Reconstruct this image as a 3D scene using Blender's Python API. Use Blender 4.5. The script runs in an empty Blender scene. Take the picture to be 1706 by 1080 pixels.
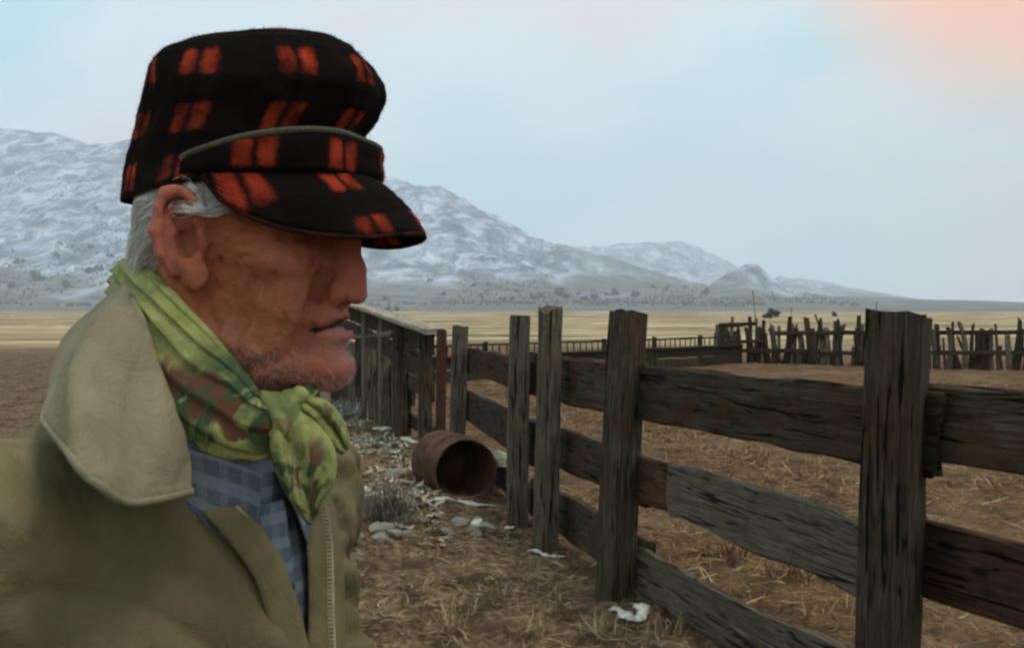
import bpy, math, random
import numpy as np
from mathutils import Vector, Matrix, Euler

R = math.radians
scene = bpy.context.scene
COL = scene.collection

# ------------------------------------------------------------------ camera
EYE = 1.60                      # camera height, metres
FPX, CX, CY, HORIZON = 1750.0, 853.0, 540.0, 515.0
PITCH = math.atan((CY - HORIZON) / FPX)
cam_data = bpy.data.cameras.new('camera')
cam_data.sensor_width = 36.0
cam_data.lens = FPX / 1706.0 * 36.0
cam_data.clip_start = 0.05
cam_data.clip_end = 30000
cam = bpy.data.objects.new('camera', cam_data)
COL.objects.link(cam)
cam.location = (0, 0, EYE)
cam.rotation_euler = (R(90) - PITCH, 0, 0)
scene.camera = cam

# ------------------------------------------------------------------ sky, sun, exposure
SUN_AZ, SUN_EL = R(118), R(64)   # azimuth from +Y towards +X
GLOW_AZ, GLOW_EL = R(28), R(21)  # warm patch in the sky, top right of the view
world = bpy.data.worlds.new('World')
scene.world = world
world.use_nodes = True
wn, wl = world.node_tree.nodes, world.node_tree.links
wn.clear()
wout = wn.new('ShaderNodeOutputWorld')
wbg = wn.new('ShaderNodeBackground')
wbg.inputs['Strength'].default_value = 0.1
wl.new(wbg.outputs[0], wout.inputs[0])
sky = wn.new('ShaderNodeTexSky')
sky.sky_type = 'NISHITA'
sky.sun_disc = False
sky.sun_elevation = SUN_EL
sky.sun_rotation = SUN_AZ
sky.air_density = 1.0
sky.dust_density = 2.5
wtc = wn.new('ShaderNodeTexCoord')
wmap = wn.new('ShaderNodeMapping')
wmap.inputs['Scale'].default_value = (1.0, 1.0, 2.2)
wl.new(wtc.outputs['Generated'], wmap.inputs[0])
wno = wn.new('ShaderNodeTexNoise')
wno.inputs['Scale'].default_value = 2.7
wno.inputs['Detail'].default_value = 5
wno.inputs['Roughness'].default_value = 0.45
wl.new(wmap.outputs[0], wno.inputs['Vector'])
wramp = wn.new('ShaderNodeValToRGB')      # overcast: cyan-grey and lavender-grey layers of cloud
wramp.color_ramp.elements.new(0.5)
for e_, p_, c_ in zip(wramp.color_ramp.elements, (0.38, 0.51, 0.64), ((0.37, 0.63, 0.71, 1), (0.56, 0.70, 0.74, 1), (0.66, 0.595, 0.68, 1))):
    e_.position = p_; e_.color = c_
wl.new(wno.outputs[0], wramp.inputs[0])
# a warm patch mixed into the sky colour, apart from the sun
sd = Vector((math.sin(SUN_AZ) * math.cos(SUN_EL), math.cos(SUN_AZ) * math.cos(SUN_EL), math.sin(SUN_EL)))
gd = Vector((math.sin(GLOW_AZ) * math.cos(GLOW_EL), math.cos(GLOW_AZ) * math.cos(GLOW_EL), math.sin(GLOW_EL)))
wdot = wn.new('ShaderNodeVectorMath'); wdot.operation = 'DOT_PRODUCT'
wnorm = wn.new('ShaderNodeVectorMath'); wnorm.operation = 'NORMALIZE'
wl.new(wtc.outputs['Generated'], wnorm.inputs[0])
wl.new(wnorm.outputs[0], wdot.inputs[0])
wdot.inputs[1].default_value = gd
wmr = wn.new('ShaderNodeMapRange')
wmr.interpolation_type = 'SMOOTHERSTEP'
wmr.inputs['From Min'].default_value = 0.964
wmr.inputs['From Max'].default_value = 1.0
wl.new(wdot.outputs['Value'], wmr.inputs['Value'])
wglow = wn.new('ShaderNodeMixRGB')
wglow.inputs[2].default_value = (0.98, 0.42, 0.20, 1)
wl.new(wmr.outputs[0], wglow.inputs[0])
wl.new(wramp.outputs[0], wglow.inputs[1])
wscale = wn.new('ShaderNodeVectorMath'); wscale.operation = 'SCALE'
wscale.inputs['Scale'].default_value = 14.6
wl.new(wglow.outputs[0], wscale.inputs[0])
wmix = wn.new('ShaderNodeMixRGB')
wmix.inputs[0].default_value = 0.93
wl.new(sky.outputs[0], wmix.inputs[1])
wl.new(wscale.outputs[0], wmix.inputs[2])
wl.new(wmix.outputs[0], wbg.inputs['Color'])

sun_data = bpy.data.lights.new('sun', 'SUN')
sun_data.energy = 1.5
sun_data.angle = R(20)
sun_data.color = (1.0, 0.90, 0.78)
sun = bpy.data.objects.new('sun', sun_data)
COL.objects.link(sun)
sun.rotation_euler = sd.to_track_quat('Z', 'Y').to_euler()
sun.location = (20, 40, 30)

scene.view_settings.view_transform = 'Standard'
scene.view_settings.look = 'None'
scene.view_settings.gamma = 1
scene.view_settings.exposure = 0.0
scene.cycles.use_denoising = True
scene.cycles.filter_width = 2.5
scene.cycles.max_bounces = 6
scene.cycles.volume_bounces = 2

# ------------------------------------------------------------------ helpers
def at(u, v, Y):
    """world point seen at photograph pixel (u, v) at depth Y"""
    x = (u - CX) / FPX
    z = (CY - v) / FPX
    cp, sp = math.cos(PITCH), math.sin(PITCH)
    d = Vector((x, cp + z * sp, -sp + z * cp))
    d *= Y / d.y
    return Vector((d.x, d.y, d.z + EYE))

def _hash(ix, iy, iz, seed):
    h = (ix.astype(np.int64) * 374761393 + iy.astype(np.int64) * 668265263 + iz.astype(np.int64) * 2147483647 + seed * 1274126177) & 0xffffffff
    h = ((h ^ (h >> 13)) * 1274126177) & 0xffffffff
    h = ((h ^ (h >> 16)) * 2246822519) & 0xffffffff
    return ((h ^ (h >> 15)) & 0xffffff) / float(0xffffff)

def vnoise(x, y, z=0.0, seed=0):
    x = np.asarray(x, float); y = np.asarray(y, float); z = np.asarray(z, float) + 0 * x
    ix, iy, iz = np.floor(x), np.floor(y), np.floor(z)
    fx, fy, fz = x - ix, y - iy, z - iz
    fx, fy, fz = [f * f * f * (f * (f * 6 - 15) + 10) for f in (fx, fy, fz)]
    r = 0
    for dx in (0, 1):
        for dy in (0, 1):
            for dz in (0, 1):
                w = (fx if dx else 1 - fx) * (fy if dy else 1 - fy) * (fz if dz else 1 - fz)
                r = r + w * _hash(ix + dx, iy + dy, iz + dz, seed)
    return r * 2 - 1

def fbm(x, y, z=0.0, seed=0, octaves=4, gain=0.5):
    r, a, f = 0, 1.0, 1.0
    for o in range(octaves):
        r = r + a * vnoise(np.asarray(x) * f, np.asarray(y) * f, np.asarray(z) * f, seed + o * 17)
        a *= gain; f *= 2.03
    return r

def smooth(e0, e1, x):
    t = np.clip((np.asarray(x, float) - e0) / (e1 - e0), 0, 1)
    return t * t * (3 - 2 * t)

def mesh_obj(name, verts, faces, mat=None, parent=None, smooth_shade=True, uvs=None, cols=None, fmat=None):
    me = bpy.data.meshes.new(name)
    verts = np.asarray(verts, float)
    if isinstance(faces, np.ndarray):
        n, k = faces.shape
        me.vertices.add(len(verts)); me.vertices.foreach_set('co', verts.ravel().astype(np.float32))
        me.loops.add(n * k); me.loops.foreach_set('vertex_index', faces.ravel().astype(np.int32))
        me.polygons.add(n)
        me.polygons.foreach_set('loop_start', np.arange(0, n * k, k, dtype=np.int32))
        me.update(calc_edges=True)
    else:
        me.from_pydata([tuple(v) for v in verts], [], faces)
        me.update()
    me.validate()
    if smooth_shade:
        me.polygons.foreach_set('use_smooth', np.ones(len(me.polygons), bool))
    if uvs is not None:
        ul = me.uv_layers.new(name='UVMap')
        li = np.empty(len(me.loops), np.int32); me.loops.foreach_get('vertex_index', li)
        ul.data.foreach_set('uv', np.asarray(uvs, np.float32)[li].ravel())
    if cols is not None:
        for cname, arr in cols.items():
            arr = np.asarray(arr, np.float32)
            a = me.attributes.new(cname, 'FLOAT_COLOR', 'POINT')
            c4 = np.ones((len(verts), 4), np.float32); c4[:, :arr.shape[1]] = arr
            a.data.foreach_set('color', c4.ravel())
    for m in (mat if isinstance(mat, (list, tuple)) else [mat]):
        if m is not None: me.materials.append(m)
    if fmat is not None:
        me.polygons.foreach_set('material_index', np.asarray(fmat, np.int32))
    o = bpy.data.objects.new(name, me)
    COL.objects.link(o)
    if parent is not None: o.parent = parent
    return o

def inst(name, me, parent=None, mw=None):
    o = bpy.data.objects.new(name, me)
    COL.objects.link(o)
    if parent is not None: o.parent = parent
    if mw is not None: o.matrix_local = mw
    return o

def tag(o, label=None, cat=None, group=None, kind=None):
    if label: o['label'] = label
    if cat: o['category'] = cat
    if group: o['group'] = group
    if kind: o['kind'] = kind
    return o

def empty(name, loc, rz=0.0):
    o = bpy.data.objects.new(name, None)
    o.empty_display_size = 0.2
    COL.objects.link(o)
    o.location = loc
    o.rotation_euler = (0, 0, rz)
    bpy.context.view_layer.update()
    return o

class NT:
    """tiny node-material helper"""
    def __init__(self, name, rough=0.9, spec=0.15):
        self.m = bpy.data.materials.new(name)
        self.m.use_nodes = True
        self.n, self.l = self.m.node_tree.nodes, self.m.node_tree.links
        self.b = self.n['Principled BSDF']
        self.b.inputs['Roughness'].default_value = rough
        self.b.inputs['Specular IOR Level'].default_value = spec
    def coord(self, out='Object', scale=(1, 1, 1), loc=(0, 0, 0)):
        tc = self.n.new('ShaderNodeTexCoord')
        mp = self.n.new('ShaderNodeMapping')
        mp.inputs['Scale'].default_value = scale
        mp.inputs['Location'].default_value = loc
        self.l.new(tc.outputs[out], mp.inputs[0])
        return mp.outputs[0]
    def noise(self, vec, scale=5, detail=6, rough=0.55, dist=0.0):
        t = self.n.new('ShaderNodeTexNoise')
        t.inputs['Scale'].default_value = scale
        t.inputs['Detail'].default_value = detail
        t.inputs['Roughness'].default_value = rough
        t.inputs['Distortion'].default_value = dist
        self.l.new(vec, t.inputs['Vector'])
        return t.outputs[0]
    def ramp(self, fac, stops):
        r = self.n.new('ShaderNodeValToRGB')
        e = r.color_ramp.elements
        while len(e) < len(stops): e.new(0.5)
        for i, (p, c) in enumerate(stops):
            e[i].position = p
            e[i].color = (c, c, c, 1) if isinstance(c, (int, float)) else tuple(c) + (1,)
        self.l.new(fac, r.inputs[0])
        return r.outputs[0]
    def mix(self, fac, a, b, mode='MIX'):
        x = self.n.new('ShaderNodeMixRGB'); x.blend_type = mode
        for i, s in enumerate((fac, a, b)):
            if isinstance(s, (int, float)):
                x.inputs[i].default_value = s if i == 0 else (s, s, s, 1)
            elif isinstance(s, (tuple, list)):
                x.inputs[i].default_value = tuple(s) + (1,)
            else: self.l.new(s, x.inputs[i])
        return x.outputs[0]
    def math(self, op, a, b=0.0):
        x = self.n.new('ShaderNodeMath'); x.operation = op
        for i, s in enumerate((a, b)):
            if isinstance(s, (int, float)): x.inputs[i].default_value = s
            else: self.l.new(s, x.inputs[i])
        return x.outputs[0]
    def attr(self, name, out='Color'):
        a = self.n.new('ShaderNodeAttribute'); a.attribute_name = name
        return a.outputs[out]
    def sep(self, col):
        s = self.n.new('ShaderNodeSeparateColor'); self.l.new(col, s.inputs[0])
        return s.outputs
    def rand(self):
        return self.n.new('ShaderNodeObjectInfo').outputs['Random']
    def color(self, c):
        if isinstance(c, (tuple, list)): self.b.inputs['Base Color'].default_value = tuple(c) + (1,)
        else: self.l.new(c, self.b.inputs['Base Color'])
    def bump(self, h, strength=0.5, dist=0.01, prev=None):
        b = self.n.new('ShaderNodeBump')
        b.inputs['Strength'].default_value = strength
        b.inputs['Distance'].default_value = dist
        self.l.new(h, b.inputs['Height'])
        if prev is not None: self.l.new(prev, b.inputs['Normal'])
        self.l.new(b.outputs[0], self.b.inputs['Normal'])
        return b.outputs[0]

def simple(name, c, c2=None, scale=8, rough=0.9, bump=0.3, dist=0.01, spec=0.15):
    t = NT(name, rough, spec)
    n = t.noise(t.coord(), scale)
    t.color(t.ramp(n, [(0.35, c), (0.65, c2 or c)]))
    if bump: t.bump(n, bump, dist)
    return t.m

# weathered timber, grain along local Z
def wood(name, dark, mid, light, red=(0.10, 0.045, 0.02), redamt=0.35):
    t = NT(name, 0.92, 0.12)
    tc = t.coord('Object', (1, 1, 1))
    rnd = t.rand()
    off = t.n.new('ShaderNodeCombineXYZ')
    t.l.new(t.math('MULTIPLY', rnd, 37.0), off.inputs[2])
    add = t.n.new('ShaderNodeVectorMath'); add.operation = 'ADD'
    t.l.new(tc, add.inputs[0]); t.l.new(off.outputs[0], add.inputs[1])
    mp = t.n.new('ShaderNodeMapping'); mp.inputs['Scale'].default_value = (1, 1, 0.055)
    t.l.new(add.outputs[0], mp.inputs[0])
    grain = t.noise(mp.outputs[0], 95, 8, 0.62, 0.6)
    broad = t.noise(add.outputs[0], 4.5, 5, 0.6)
    crack = t.noise(mp.outputs[0], 42, 3, 0.5, 1.2)
    ck = t.ramp(crack, [(0.36, 0.0), (0.42, 1.0)])
    base = t.ramp(grain, [(0.28, dark), (0.5, mid), (0.74, light)])
    base = t.mix(t.ramp(broad, [(0.45, 0.0), (0.62, redamt)]), base, red)
    blot = t.noise(add.outputs[0], 11, 6, 0.65)
    base = t.mix(t.ramp(blot, [(0.55, 0.0), (0.7, 0.55)]), base, tuple(x * 0.55 for x in dark))
    base = t.mix(ck, tuple(x * 0.35 for x in dark), base)
    kmp = t.n.new('ShaderNodeMapping'); kmp.inputs['Scale'].default_value = (7, 7, 2.6)
    t.l.new(add.outputs[0], kmp.inputs[0])
    vor = t.n.new('ShaderNodeTexVoronoi'); vor.inputs['Scale'].default_value = 1.0; t.l.new(kmp.outputs[0], vor.inputs['Vector'])
    base = t.mix(t.ramp(vor.outputs['Distance'], [(0.07, 0.85), (0.15, 0.0)]), base, tuple(x * 0.5 for x in dark))
    hv = t.n.new('ShaderNodeHueSaturation')
    t.l.new(base, hv.inputs['Color'])
    t.l.new(t.math('ADD', t.math('MULTIPLY', rnd, 0.5), 0.75), hv.inputs['Value'])
    t.color(hv.outputs[0])
    b1 = t.bump(grain, 0.6, 0.006)
    t.bump(ck, 0.8, 0.008, b1)
    return t.m

M_POST = wood('weathered_post', (0.0186, 0.0132, 0.0081), (0.0525, 0.0402, 0.0261), (0.1112, 0.0897, 0.0620), (0.0525, 0.0248, 0.0099), 0.45)
M_RAIL = wood('weathered_plank', (0.0187, 0.0137, 0.0087), (0.0522, 0.0394, 0.0253), (0.1104, 0.0882, 0.0594), (0.0669, 0.0268, 0.0107), 0.55)
M_GREY = wood('grey_plank', (0.0575, 0.0466, 0.0342), (0.1358, 0.1098, 0.0760), (0.2612, 0.2188, 0.1596), (0.1254, 0.0652, 0.0304), 0.2)
M_RED = wood('rusty_brown_plank', (0.0218, 0.0133, 0.0078), (0.0624, 0.0343, 0.0195), (0.1170, 0.0702, 0.0429), (0.0780, 0.0351, 0.0156), 0.5)
M_BLEACH = wood('bleached_board', (0.16, 0.13, 0.09), (0.33, 0.28, 0.21), (0.48, 0.43, 0.34), (0.25, 0.17, 0.09), 0.2)

# ------------------------------------------------------------------ ground and mountains (one sheet)
def ridge_h(x, y, pts, yb, seed, power=1.4, back=1.2):
    """height of a range whose crest runs through the (X, Y, H) points; it rises from y = yb to its crest and falls behind it"""
    P = np.array(pts)
    t = P[:, 0] / P[:, 1]
    s = x / np.maximum(y, 1.0)
    s = s + 0.006 * fbm(x * 0.003, y * 0.003, 0, seed, 3)
    H = np.interp(s, t, P[:, 2], left=P[0, 2], right=0.0)
    H = np.where(s > t[-1], np.maximum(P[-1, 2] * (1 - (s - t[-1]) / 0.12), 0), H)
    Yr = np.interp(s, t, P[:, 1])
    k = np.clip((y - yb) / (Yr - yb), 0, 1)
    hb = np.clip(1 - (y - Yr) / (Yr * back), 0, 1)
    return np.where(y < Yr, H * k ** power, H * hb) * (y > 0)

def rp(u, v, Y):
    p = at(u, v, Y)
    return (p.x, p.y, p.z)

RIDGE1 = [rp(-1400, 120, 2700), rp(-500, 160, 2700), rp(0, 205, 2650), rp(140, 228, 2620), rp(330, 222, 2600), rp(560, 262, 2500), rp(690, 302, 2400),
          rp(745, 309, 2380), rp(800, 334, 2350), rp(860, 364, 2300), rp(930, 394, 2250), rp(1010, 424, 2200), rp(1120, 456, 2150), rp(1240, 490, 2100), rp(1360, 512, 2050)]
RIDGE2 = [rp(700, 480, 4300), rp(820, 430, 4300), rp(960, 408, 4200), rp(1050, 404, 4200), rp(1130, 399, 4150), rp(1185, 418, 4100), rp(1240, 444, 4050), rp(1330, 480, 4000), rp(1430, 512, 3900)]
KNOLL = [rp(1110, 514, 1700), rp(1165, 490, 1700), rp(1198, 466, 1700), rp(1225, 450, 1700), rp(1252, 444, 1700), rp(1270, 447, 1700), rp(1292, 464, 1700), rp(1325, 482, 1680), rp(1420, 500, 1660), rp(1520, 515, 1660)]
RIDGE3 = [rp(1180, 512, 3600), rp(1310, 457, 3500), rp(1370, 468, 3400), rp(1450, 485, 3300), rp(1560, 505, 3200), rp(1680, 515, 3200)]

def fence_side(x, y):
    """>0 on the corral side of the near fence"""
    fx = np.interp(y, [0, 1.4, 3.6, 5.7, 7.6, 10.6, 11.7, 15.5, 22, 60], [2.6, 2.1, 1.32, 0.57, 0.03, -0.53, -0.95, -2.2, -4.6, -20])
    return x - fx

def ground_h(x, y):
    x = np.asarray(x, float); y = np.asarray(y, float)
    d = np.hypot(x, y)
    h = 0.035 * fbm(x * 0.6, y * 0.6, 0, 3, 3) * smooth(0.5, 3, d)
    near = 1 - smooth(25, 60, d)
    h = h + near * (0.016 * fbm(x * 3.1, y * 3.1, 0, 11, 3) + 0.024 * np.abs(fbm(x * 8, y * 8, 0, 23, 2)) + 0.010 * fbm(x * 23, y * 23, 0, 29, 2) * smooth(14, 6, d))
    # trodden bank of rubble left of the barrel
    h = h + 0.16 * np.exp(-(((x + 1.3) / 0.9) ** 2 + ((y - 8.2) / 2.6) ** 2)) * (1 + 0.5 * fbm(x * 2.2, y * 2.2, 0, 5, 3))
    # drop into field, gentle swells
    h = h + smooth(40, 200, d) * 0.5 * fbm(x * 0.012, y * 0.012, 0, 7, 2)
    return h

def mountain_h(x, y):
    x = np.asarray(x, float); y = np.asarray(y, float)
    m1 = ridge_h(x, y, RIDGE1, 1150, 41, 1.55)
    m2 = ridge_h(x, y, RIDGE2, 2300, 43, 1.3)
    m3 = ridge_h(x, y, RIDGE3, 1900, 47, 1.3)
    kn = ridge_h(x, y, KNOLL, 1480, 53, 0.9, 0.14)
    m = np.maximum(np.maximum(m1, m2), m3)
    rough = smooth(5, 150, m)
    gul = np.abs(fbm((x + 0.55 * y) * 0.0075, (y - 0.3 * x) * 0.0022, 0, 61, 4))
    m = m - 17 * gul * rough + 4 * fbm(x * 0.012, y * 0.012, 0, 67, 3) * rough
    kn = kn * (1 + 0.10 * fbm(x * 0.02, y * 0.02, 0, 71, 4))
    m = np.maximum(m, kn)
    baj = 34 * smooth(700, 2200, y) ** 1.2 * smooth(1300, 300, x)      # long fan at the mountain foot
    return np.maximum(m, baj * (1 + 0.12 * fbm(x * 0.004, y * 0.004, 0, 73, 3))) * smooth(550, 1000, np.hypot(x, y))

def total_h(x, y):
    return ground_h(x, y) + mountain_h(x, y)

def gz(x, y):
    return float(ground_h(np.array([x]), np.array([y]))[0])

az = np.concatenate([np.linspace(-180, -44, 24)[:-1], np.linspace(-44, 44, 490), np.linspace(44, 180, 24)[1:-1]])
rad = [0.25, 0.6, 1.0]
while rad[-1] < 5300:
    r_ = rad[-1]
    rad.append(r_ * (1.0085 if r_ < 20 else 1.02 if r_ < 120 else 1.03 if r_ < 900 else 1.014 if r_ < 4500 else 1.05))
rad = np.array(rad)
A, Rr = np.meshgrid(np.radians(az), rad)
gx, gy = np.sin(A) * Rr, np.cos(A) * Rr
ghh = total_h(gx.ravel(), gy.ravel()).reshape(gx.shape)
nr, na = gx.shape
V = np.stack([gx.ravel(), gy.ravel(), ghh.ravel()], 1)
idx = np.arange(nr * na).reshape(nr, na)
nxt = np.roll(idx, -1, 1)
F = np.stack([idx[:-1].ravel(), nxt[:-1].ravel(), nxt[1:].ravel(), idx[1:].ravel()], 1)
V = np.vstack([V, [[0, 0, float(ghh[0].mean())]]])
F = F[:, ::-1]
capf = [(int(idx[0, i]), int(nxt[0, i]), len(V) - 1, len(V) - 1) for i in range(na)]
dflat = np.hypot(V[:, 0], V[:, 1])
corral = smooth(-0.05, 0.35, fence_side(V[:, 0], V[:, 1])) * (1 - smooth(40, 60, dflat))
field = smooth(34, 60, dflat + 6 * fbm(V[:, 0] * 0.1, V[:, 1] * 0.1, 0, 5, 3))
mz = V[:, 2]
fn = fbm(V[:, 0] * 0.006, V[:, 1] * 0.006, 0, 77, 4)
sage = smooth(420, 900, dflat + 120 * fn)
snow = smooth(26, 75, mz + 30 * fn) * smooth(1100, 1500, dflat)
knollw = np.clip(1 - np.abs(V[:, 1] - 1690) / 420, 0, 1) * smooth(430, 520, V[:, 0]) * smooth(1050, 800, V[:, 0])
snow = snow * (1 - 0.75 * smooth(0.0, 0.5, knollw))

g = NT('ground', 0.95, 0.08)
co = g.coord('Object')
zone = g.sep(g.attr('zone'))
zone2 = g.sep(g.attr('zone2'))
n_f = g.noise(co, 22, 8, 0.65)
n_m = g.noise(co, 3.2, 6, 0.6)
n_b = g.noise(co, 0.7, 4, 0.55)
mp_s = g.coord('Object', (1, 3.5, 1))
n_s = g.noise(mp_s, 14, 6, 0.7, 1.0)
dirt = g.ramp(n_f, [(0.3, (0.036, 0.022, 0.011)), (0.46, (0.120, 0.076, 0.040)), (0.58, (0.225, 0.150, 0.083)), (0.75, (0.42, 0.315, 0.19))])
dirt = g.mix(g.ramp(n_m, [(0.38, 0.8), (0.54, 0.0)]), dirt, (0.040, 0.027, 0.017))
strw = g.ramp(n_s, [(0.3, (0.042, 0.022, 0.011)), (0.47, (0.125, 0.068, 0.032)), (0.6, (0.235, 0.138, 0.066)), (0.76, (0.44, 0.32, 0.18))])
strw = g.mix(g.ramp(n_m, [(0.38, 0.75), (0.56, 0.0)]), strw, (0.048, 0.030, 0.018))
strw = g.mix(g.ramp(n_b, [(0.5, 0.0), (0.66, 0.5)]), strw, g.ramp(n_f, [(0.35, (0.10, 0.07, 0.04)), (0.65, (0.34, 0.25, 0.14))]))
near_c = g.mix(zone[0], dirt, strw)
cof = g.coord('Object', (0.012, 0.045, 0.1))
n_fd = g.noise(cof, 3.0, 8, 0.62)
fld = g.ramp(n_fd, [(0.36, (0.09, 0.075, 0.046)), (0.46, (0.25, 0.19, 0.10)), (0.55, (0.42, 0.32, 0.17)), (0.66, (0.58, 0.52, 0.40))])
near_c = g.mix(zone[1], near_c, fld)
cog = g.coord('Object', (0.01, 0.022, 0.01))
n_sg = g.noise(cog, 2.4, 10, 0.66)
sg = g.ramp(n_sg, [(0.34, (0.045, 0.05, 0.046)), (0.5, (0.115, 0.12, 0.112)), (0.62, (0.20, 0.205, 0.195)), (0.72, (0.36, 0.37, 0.37))])
near_c = g.mix(zone[2], near_c, sg)
# mountain: snow broken by streaks of rock and brush
msk = g.coord('Object', (0.010, 0.0032, 0.012), (0, 0, 0))
rot = msk.node; rot.inputs['Rotation'].default_value = (0, 0, R(28))
n_st = g.noise(msk, 3.0, 7, 0.6, 0.8)
n_fl = g.noise(g.coord('Object', (0.05, 0.05, 0.05)), 2.5, 6, 0.7)
n_big = g.noise(g.coord('Object', (0.0035, 0.0016, 0.004)), 3.0, 5, 0.55, 0.6)
sn = g.ramp(g.mix(0.25, g.mix(0.3, n_st, n_fl), n_big), [(0.38, (0.055, 0.072, 0.098)), (0.47, (0.16, 0.195, 0.245)), (0.54, (0.38, 0.44, 0.52)), (0.65, (0.74, 0.80, 0.88))])
near_c = g.mix(zone2[0], near_c, sn)
rk = g.ramp(n_fl, [(0.35, (0.03, 0.03, 0.034)), (0.6, (0.11, 0.11, 0.115)), (0.75, (0.34, 0.35, 0.37))])
near_c = g.mix(zone2[1], near_c, rk)
g.color(near_c)
bstr = g.math('MULTIPLY', g.math('SUBTRACT', 1.0, zone[1]), n_f)
g.bump(bstr, 0.8, 0.03)
Fall = np.vstack([F, np.array(capf, dtype=np.int64)])
cols_z = np.stack([corral, field, sage], 1)
sdir = V[:, 0] / np.maximum(V[:, 1], 1)
crest = np.interp(sdir, [p[0] / p[1] for p in RIDGE1], [p[1] for p in RIDGE1])
scrub = np.exp(-((V[:, 1] - crest + 90) / 130) ** 2) * smooth(0.02, 0.08, sdir) * smooth(0.27, 0.2, sdir) * (V[:, 1] > 0)
cols_z2 = np.stack([snow * (1 - 0.85 * scrub), knollw * smooth(22, 40, mz), 0 * snow], 1)
me_faces = [tuple(f) if f[2] != f[3] else (f[0], f[1], f[2]) for f in Fall[-na:]]
ground = mesh_obj('ground', V, F, g.m, None, True, None, {'zone': cols_z, 'zone2': cols_z2})
tag(ground, 'bare brown trodden dirt running out to tan fields and snowy mountains', None, None, 'structure')

# ------------------------------------------------------------------ cold air between here and the mountains
hz = NT('haze_air')
hz.n.remove(hz.b)
pv = hz.n.new('ShaderNodeVolumePrincipled')
pv.inputs['Color'].default_value = (0.92, 0.96, 1.0, 1)
pv.inputs['Density'].default_value = 0.00027
pv.inputs['Anisotropy'].default_value = 0.0
hz.l.new(pv.outputs[0], hz.n['Material Output'].inputs['Volume'])
hv = [(x, y, z) for x in (-5900, 5900) for y in (-5900, 5900) for z in (-40, 720)]
hf = [(0, 1, 3, 2), (4, 6, 7, 5), (0, 4, 5, 1), (2, 3, 7, 6), (0, 2, 6, 4), (1, 5, 7, 3)]
haze = mesh_obj('haze', hv, hf, hz.m, None, False)
tag(haze, 'thin pale blue winter haze lying over the valley', None, None, 'stuff')

# ------------------------------------------------------------------ timber
def beam_mesh(name, L, w, d, seed=0, rough=0.006, nseg=14, k=3, taper=0.0, bow=0.0, top_cut=0.02, wav=0.0, mat=None, mound=0.0):
    """a hewn timber standing on its local origin, length along Z"""
    rng = np.random.RandomState(seed)
    ring = []
    for sx, sy, ex, ey in ((-1, -1, 1, -1), (1, -1, 1, 1), (1, 1, -1, 1), (-1, 1, -1, -1)):
        for i in range(k):
            t = i / k
            ring.append((sx + (ex - sx) * t, sy + (ey - sy) * t))
    ring = np.array(ring)
    n = len(ring)
    zs = np.linspace(0, 1, nseg + 1)
    verts = []
    ph = rng.rand() * 50
    cut = rng.uniform(-1, 1, 2)
    for j, z in enumerate(zs):
        tw = 1 - taper * z
        r = ring.copy()
        # knock the corners back a little, unevenly
        corner = (np.abs(r[:, 0]) + np.abs(r[:, 1]) > 1.9)
        cn = vnoise(np.arange(n) * 3.7 + ph, z * L * 3.0 + np.zeros(n), 0, seed)
        r[corner] *= (1 - 0.05 - 0.06 * np.abs(cn[corner]))[:, None]
        ang = np.arctan2(r[:, 1], r[:, 0])
        gr = vnoise(np.cos(ang) * 4 + ph, np.sin(ang) * 4, z * L * 0.8, seed + 3)
        fine = vnoise(np.cos(ang) * 9 + ph, np.sin(ang) * 9, z * L * 5.0, seed + 5)
        x = r[:, 0] * w / 2 * tw; y = r[:, 1] * d / 2 * tw
        nx, ny = np.cos(ang), np.sin(ang)
        disp = rough * (gr * 1.2 + fine * 0.6)
        x = x + nx * disp; y = y + ny * disp
        if wav:
            x = x + np.sign(r[:, 0]) * wav * vnoise(z * L * 2.2 + ph + np.zeros(n), np.sign(r[:, 0]) * 7, 0, seed + 9) * (np.abs(r[:, 0]) > 0.5)
        x = x + bow * math.sin(z * math.pi) + 0.3 * bow * math.sin(z * 7 + ph)
        zz = np.full(n, z * L)
        if j == nseg:
            zz = zz + top_cut * (cut[0] * r[:, 0] + cut[1] * r[:, 1]) + top_cut * 0.5 * rng.uniform(-1, 1, n)
        if j == 0:
            zz = zz + top_cut * 0.4 * rng.uniform(-1, 1, n)
        verts.append(np.stack([x, y, zz], 1))
    verts = np.vstack(verts)
    faces = []
    for j in range(nseg):
        for i in range(n):
            a, b = j * n + i, j * n + (i + 1) % n
            faces.append((a, b, b + n, a + n))
    c0 = len(verts); verts = np.vstack([verts, verts[:n].mean(0)[None]])
    top = verts[nseg * n:(nseg + 1) * n]
    tc = top.mean(0); tc[2] -= top_cut * 0.2
    verts = np.vstack([verts, tc[None]])
    for i in range(n):
        faces.append((c0, (i + 1) % n, i))
        faces.append((c0 + 1, nseg * n + i, nseg * n + (i + 1) % n))
    me = bpy.data.meshes.new(name)
    me.from_pydata([tuple(v) for v in verts], [], faces)
    me.update()
    if mat: me.materials.append(mat)
    return me

def post(parent, foot, top, w, d, spin, seed, mat, name='post', sink=0.35, rough=0.006, taper=0.03, top_cut=0.015, nseg=18, bow=0.004):
    """a post from a point on the ground to its top, buried a little"""
    foot, top = Vector(foot), Vector(top)
    ax = (top - foot)
    L = ax.length + sink
    q = ax.to_track_quat('Z', 'Y')
    me = beam_mesh(name, L, w, d, seed, rough, nseg, 4, taper, bow, top_cut, mat=mat)
    base = foot - ax.normalized() * sink
    mw = Matrix.Translation(base) @ q.to_matrix().to_4x4() @ Matrix.Rotation(spin - q.to_matrix().to_4x4().to_euler().z * 0, 4, 'Z')
    o = inst(name, me, None)
    o.parent = parent
    o.matrix_local = parent.matrix_world.inverted() @ mw
    return o

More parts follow.
